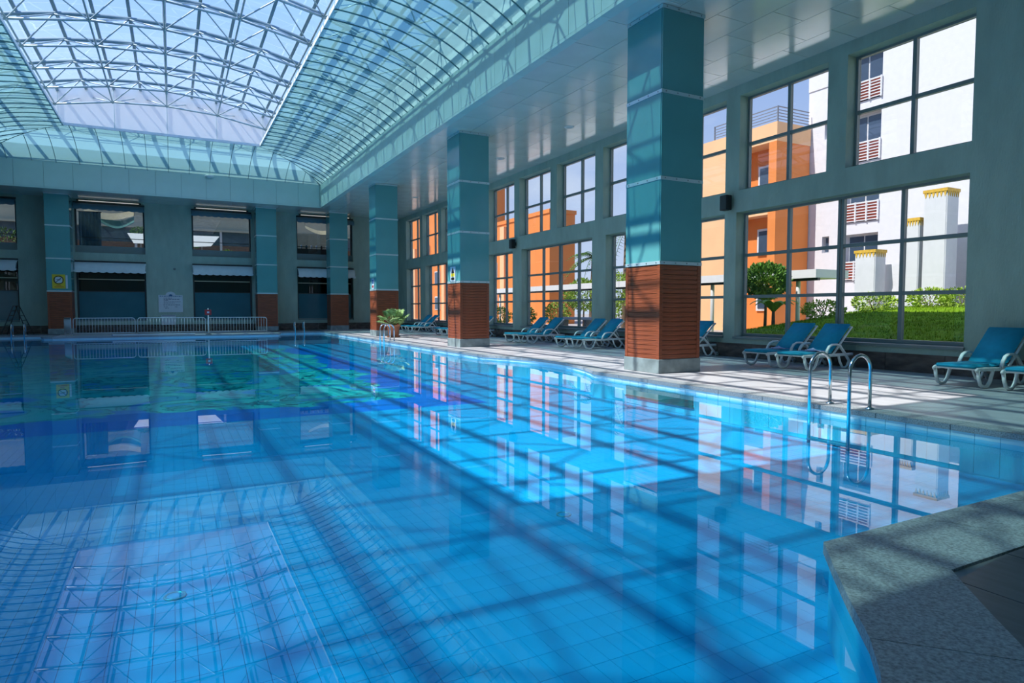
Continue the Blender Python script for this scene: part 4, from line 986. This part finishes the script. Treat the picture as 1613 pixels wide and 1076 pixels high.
# white block
wb = empty('white_building', (34, 10, 0), 'tall white building with stacked windows and balcony rails', 'building')
WY = [21.8, 23.75]; wins = [(z, z+2.6) for z in (2.9, 6.15, 9.45, 12.75)]; small = [(24.75, 25.2, z, z+.95) for z in (4.6, 7.9, 11.2, 14.2)]
boxes('wall', wall_mesh('x', 34.0, 34.5, -14, 26.3, -.1, 20.0, [(WY[0], WY[1], a, b) for a, b in wins] + small), 'white_stucco', wb, (34, 10, 0)); box('rear', 34.5, 44, -14, 26.3, -.1, 20, 'white_stucco', wb)
link('sloped_parapet', pydata('sloped_parapet', [(-.0, 26.3, 14.2), (0, 26.3, 15.2), (0, 23.9, 20), (0, 23.9, 14.2), (.5, 26.3, 14.2), (.5, 26.3, 15.2), (.5, 23.9, 20), (.5, 23.9, 14.2)], [(0, 1, 2, 3), (7, 6, 5, 4), (0, 4, 5, 1), (1, 5, 6, 2), (2, 6, 7, 3), (3, 7, 4, 0)], 'white_stucco'), wb, (33.95, 0, 0))
for a, b in wins:
    wv_ = box('window', 34.35, 34.5, WY[0], WY[1], a, b, 'ext_frame', wb)
    box('pane', 34.31, 34.35, WY[0]+.1, (WY[0]+WY[1])/2-.05, a+.1, b-.12, 'ext_glass', wv_); box('pane', 34.31, 34.35, (WY[0]+WY[1])/2+.05, WY[1]-.1, a+.1, b-.12, 'ext_glass', wv_)
    ra = box('balcony_rail', 33.9, 33.95, WY[0]-.05, WY[1]+.05, a+1.0, a+1.08, 'ext_frame', wb)
    for k in range(6): box('rail_bar', 33.9, 33.94, WY[0]-.05, WY[1]+.05, a+.05+.16*k, a+.10+.16*k, 'ext_frame', ra); box('slat', 33.96, 34.0, WY[0], WY[1], a+.10+.16*k, a+.20+.16*k, 'red_slat', ra)
    for y in (WY[0], WY[0]+.65, WY[1]-.65, WY[1]): box('rail_post', 33.88, 33.96, y-.04, y+.04, a, a+1.1, 'ext_frame', ra)
for y0, y1, a, b in small: wv_ = box('window', 34.3, 34.4, y0, y1, a, b, 'ext_frame', wb); box('pane', 34.26, 34.3, y0+.06, y1-.06, a+.06, b-.06, 'ext_glass', wv_)
# white stepped towers
def tower(x, y, w_, d_, h, lab):
    e = empty('stair_tower', (x+d_/2, y+w_/2, 0), lab, 'tower', 'white stepped towers')
    box('shaft', x, x+d_, y, y+w_, -.05, h-.12, 'white_stucco', e, .03); box('cap', x-.03, x+d_+.03, y-.03, y+w_+.03, h-.12, h, 'yellow_tile', e)
    for k in range(6):
        a = y+w_*(k+.1)/6
        link('fringe_tile', pydata('fringe_tile', [(-.02, 0, 0), (-.02, w_/7.5, 0), (-.02, w_/15, -.2), (.0, 0, 0), (.0, w_/7.5, 0), (.0, w_/15, -.2)], [(0, 1, 2), (5, 4, 3), (0, 3, 4, 1), (1, 4, 5, 2), (2, 5, 3, 0)], 'yellow_tile'), e, (x, a, h-.12))
        a = x+d_*(k+.1)/6
        link('fringe_tile', pydata('fringe_tile', [(0, -.02, 0), (d_/7.5, -.02, 0), (d_/15, -.02, -.2), (0, 0, 0), (d_/7.5, 0, 0), (d_/15, 0, -.2)], [(2, 1, 0), (3, 4, 5), (1, 4, 3, 0), (2, 5, 4, 1), (0, 3, 5, 2)], 'yellow_tile'), e, (a, y, h-.12))
tower(26, 16.76, .91, .73, 3.80, 'lowest white stair tower with yellow tiled fringe'); tower(26, 15.0, .62, .90, 4.90, 'middle white stair tower with yellow tiled fringe')
tower(26, 14.01, .85, .81, 5.90, 'tallest white stair tower with yellow tiled fringe'); tower(26.9, 12.3, .8, .7, 5.75, 'white stair tower at the right edge of the big lower window')
tag(boxes('stair_parapet', [(27.0, 27.3, 15.7, 17.0, -.05, 3.2), (27.05, 27.4, 14.9, 15.7, -.05, 4.2), (27.7, 28.0, 9.0, 14.9, -.05, 4.9)], 'white_stucco'), 'white stepped parapet wall linking the stair towers', 'wall')

# ------------------------------------------------------------------ behind the end wall: dim rooms below, terrace court above
cr_ = empty('lower_room', (0, 44, 0), 'dark dining room behind the lower end wall windows', None, None, 'structure')
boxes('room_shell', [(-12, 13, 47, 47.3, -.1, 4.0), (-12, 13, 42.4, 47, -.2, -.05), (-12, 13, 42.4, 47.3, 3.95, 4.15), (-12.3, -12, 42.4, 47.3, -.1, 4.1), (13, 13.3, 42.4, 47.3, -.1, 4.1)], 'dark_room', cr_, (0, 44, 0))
cf = empty('court_facade', (0, 52, 4), 'cream facade with glazed terrace beyond the upper end wall windows', 'building')
box('wall', -14, 14, 52, 52.3, 7.0, 11.5, 'cream', cf); box('low_wall', -14, 14, 52, 52.3, 4.1, 5.95, 'brown_brick', cf); box('glazing', -14, 14, 52.1, 52.2, 5.95, 7.0, 'ext_glass', cf)
for k in range(10): box('post', -13+2.7*k, -12.85+2.7*k, 51.85, 52, 4.1, 7.0, 'ext_frame', cf)
box('gutter', -14, 14, 51.8, 52, 6.95, 7.07, 'cream', cf); box('terrace', -14, 14, 47.3, 52.3, 3.9, 4.1, 'paving', cf)
def sheet(name, pts_a, pts_b, m, lab, cat):
    k = len(pts_a); v = [Vector(p) for p in pts_a]+[Vector(p) for p in pts_b]; v += [p+Vector((0, .012, -.012)) for p in v]
    f = [(i, i+1, k+i+1, k+i) for i in range(k-1)]; f += [tuple(2*k+q for q in g[::-1]) for g in f]; c = v[0].copy()
    return tag(link(name, pydata(name, [p-c for p in v], f, m, True), None, c), lab, cat)
tag(boxes('terrace_beam', [(-12, 13, 45.0, 45.15, 7.45, 7.6), (-12, -11.85, 45.0, 45.15, 4.1, 7.45), (12.85, 13, 45.0, 45.15, 4.1, 7.45)], 'dark_metal'), 'dark beam over the court terrace', None, None, 'structure')
def drape(x0, x1, y, z, sag, h, m, lab):
    e = empty('drape', ((x0+x1)/2, y, z), lab, 'drape', 'fabric swags on the court terrace'); A = [Vector((x0+(x1-x0)*i/14, y, z-sag*math.sin(math.pi*i/14))) for i in range(15)]; B = [Vector((x0+(x1-x0)*i/14, y-.2, z-h-sag*1.25*math.sin(math.pi*i/14))) for i in range(15)]
    c = Vector(((x0+x1)/2, y, z)); link('cloth', pydata('cloth', [p-c for p in A+B], [(i, i+1, 16+i, 15+i) for i in range(14)], m, True), e, c)
    for p in (A[0], A[-1]): tube('cord', p, Vector((p.x, 45.07, 7.46)), .008, 'dark_metal', e, 5)
drape(-4.4, -1.9, 44.9, 7.2, .25, .35, 'drape_ivory', 'ivory fabric swag behind the upper window left of the notice board'); drape(-3.7, -1.9, 45.02, 6.85, .3, .4, 'drape_teal', 'teal fabric swag behind the upper window left of the notice board')
drape(8.0, 10.2, 44.9, 6.9, .3, .2, 'drape_ivory', 'ivory fabric swag behind the rightmost upper end window')
sheet('parasol_canopy', [(-2.4, 47.5, 6.1), (-.6, 47.3, 6.1)], [(-2.0, 46.0, 5.35), (-.4, 46.0, 5.35)], 'white_wall', 'slanted white canopy behind the upper window left of the notice board', 'canopy')
sheet('parasol_canopy', [(.9, 47.6, 6.15), (2.9, 47.4, 6.15)], [(.9, 46.0, 5.25), (2.3, 46.0, 5.35)], 'white_wall', 'slanted white canopy behind the upper window right of the notice board', 'canopy')
tag(boxes('canopy_frame', [(-1.7, -1.64, 47.4, 47.46, 4.1, 6.1), (1.8, 1.86, 47.45, 47.51, 4.1, 6.12)], 'ext_frame'), 'slim white poles carrying the slanted canopies on the court terrace', 'pole')
cu = empty('blue_curtain', (-4.1, 43.2, 4.2), 'hanging dark blue curtain behind the upper window left of the notice board', 'curtain')
v = []
for i in range(25): v += [(-4.5+1.05*i/24, 43.2+.04*math.sin(i*1.6), 4.2), (-4.5+1.05*i/24, 43.2+.04*math.sin(i*1.6), 6.75)]
link('cloth', pydata('cloth', [Vector(p)-Vector((-4.1, 43.2, 4.2)) for p in v], [(2*i, 2*i+2, 2*i+3, 2*i+1) for i in range(24)], 'curtain_blue', True), cu, (-4.1, 43.2, 4.2)); tube('rod', (-4.55, 43.2, 6.76), (-3.4, 43.2, 6.76), .02, 'dark_metal', cu, 6)
for i, (x, y, z, r, h, lab) in enumerate(((-8.2, 45.5, 4.1, .7, .8, 'terrace bush behind the leftmost upper end window'), (3.3, 46.5, 4.1, .4, .45, 'pale terrace plant behind the upper window right of the notice board'), (1.4, 49.5, 5.6, .6, .3, 'dark branches behind the upper window right of the notice board'), (-1.8, 49.5, 6.1, .5, .3, 'dark branches behind the upper window left of the notice board'))):
    shrub('terrace_plant', x, y, z if i < 2 else 4.1, r, r, h, 350, .16, 'leaf' if i != 1 else 'leaf_light', lab, 'plant', 'plants on the court terrace', .2 if i < 2 else z-4.1)
tb = empty('terrace_counter', (8.4, 45.0, 4.1), 'dark counter with crockery behind the rightmost upper end window', 'counter')
box('body', 6.9, 10.2, 44.8, 45.5, 4.1, 5.35, 'dark_room', tb); box('back_wall', 6.4, 10.8, 47, 47.2, 4.1, 6.6, 'drape_ivory', tb)
for k in range(9): lathe('jar', [(.05, 0), (.07, .1), (.05, .22), (.03, .25)], 'sign_white' if k % 3 else 'dark_metal', tb, (7.1+.33*k, 45.0, 5.35), 10)
# drop helper meshes that ended up unused
for me in [m_ for m_ in bpy.data.meshes if m_.users == 0]: bpy.data.meshes.remove(me)
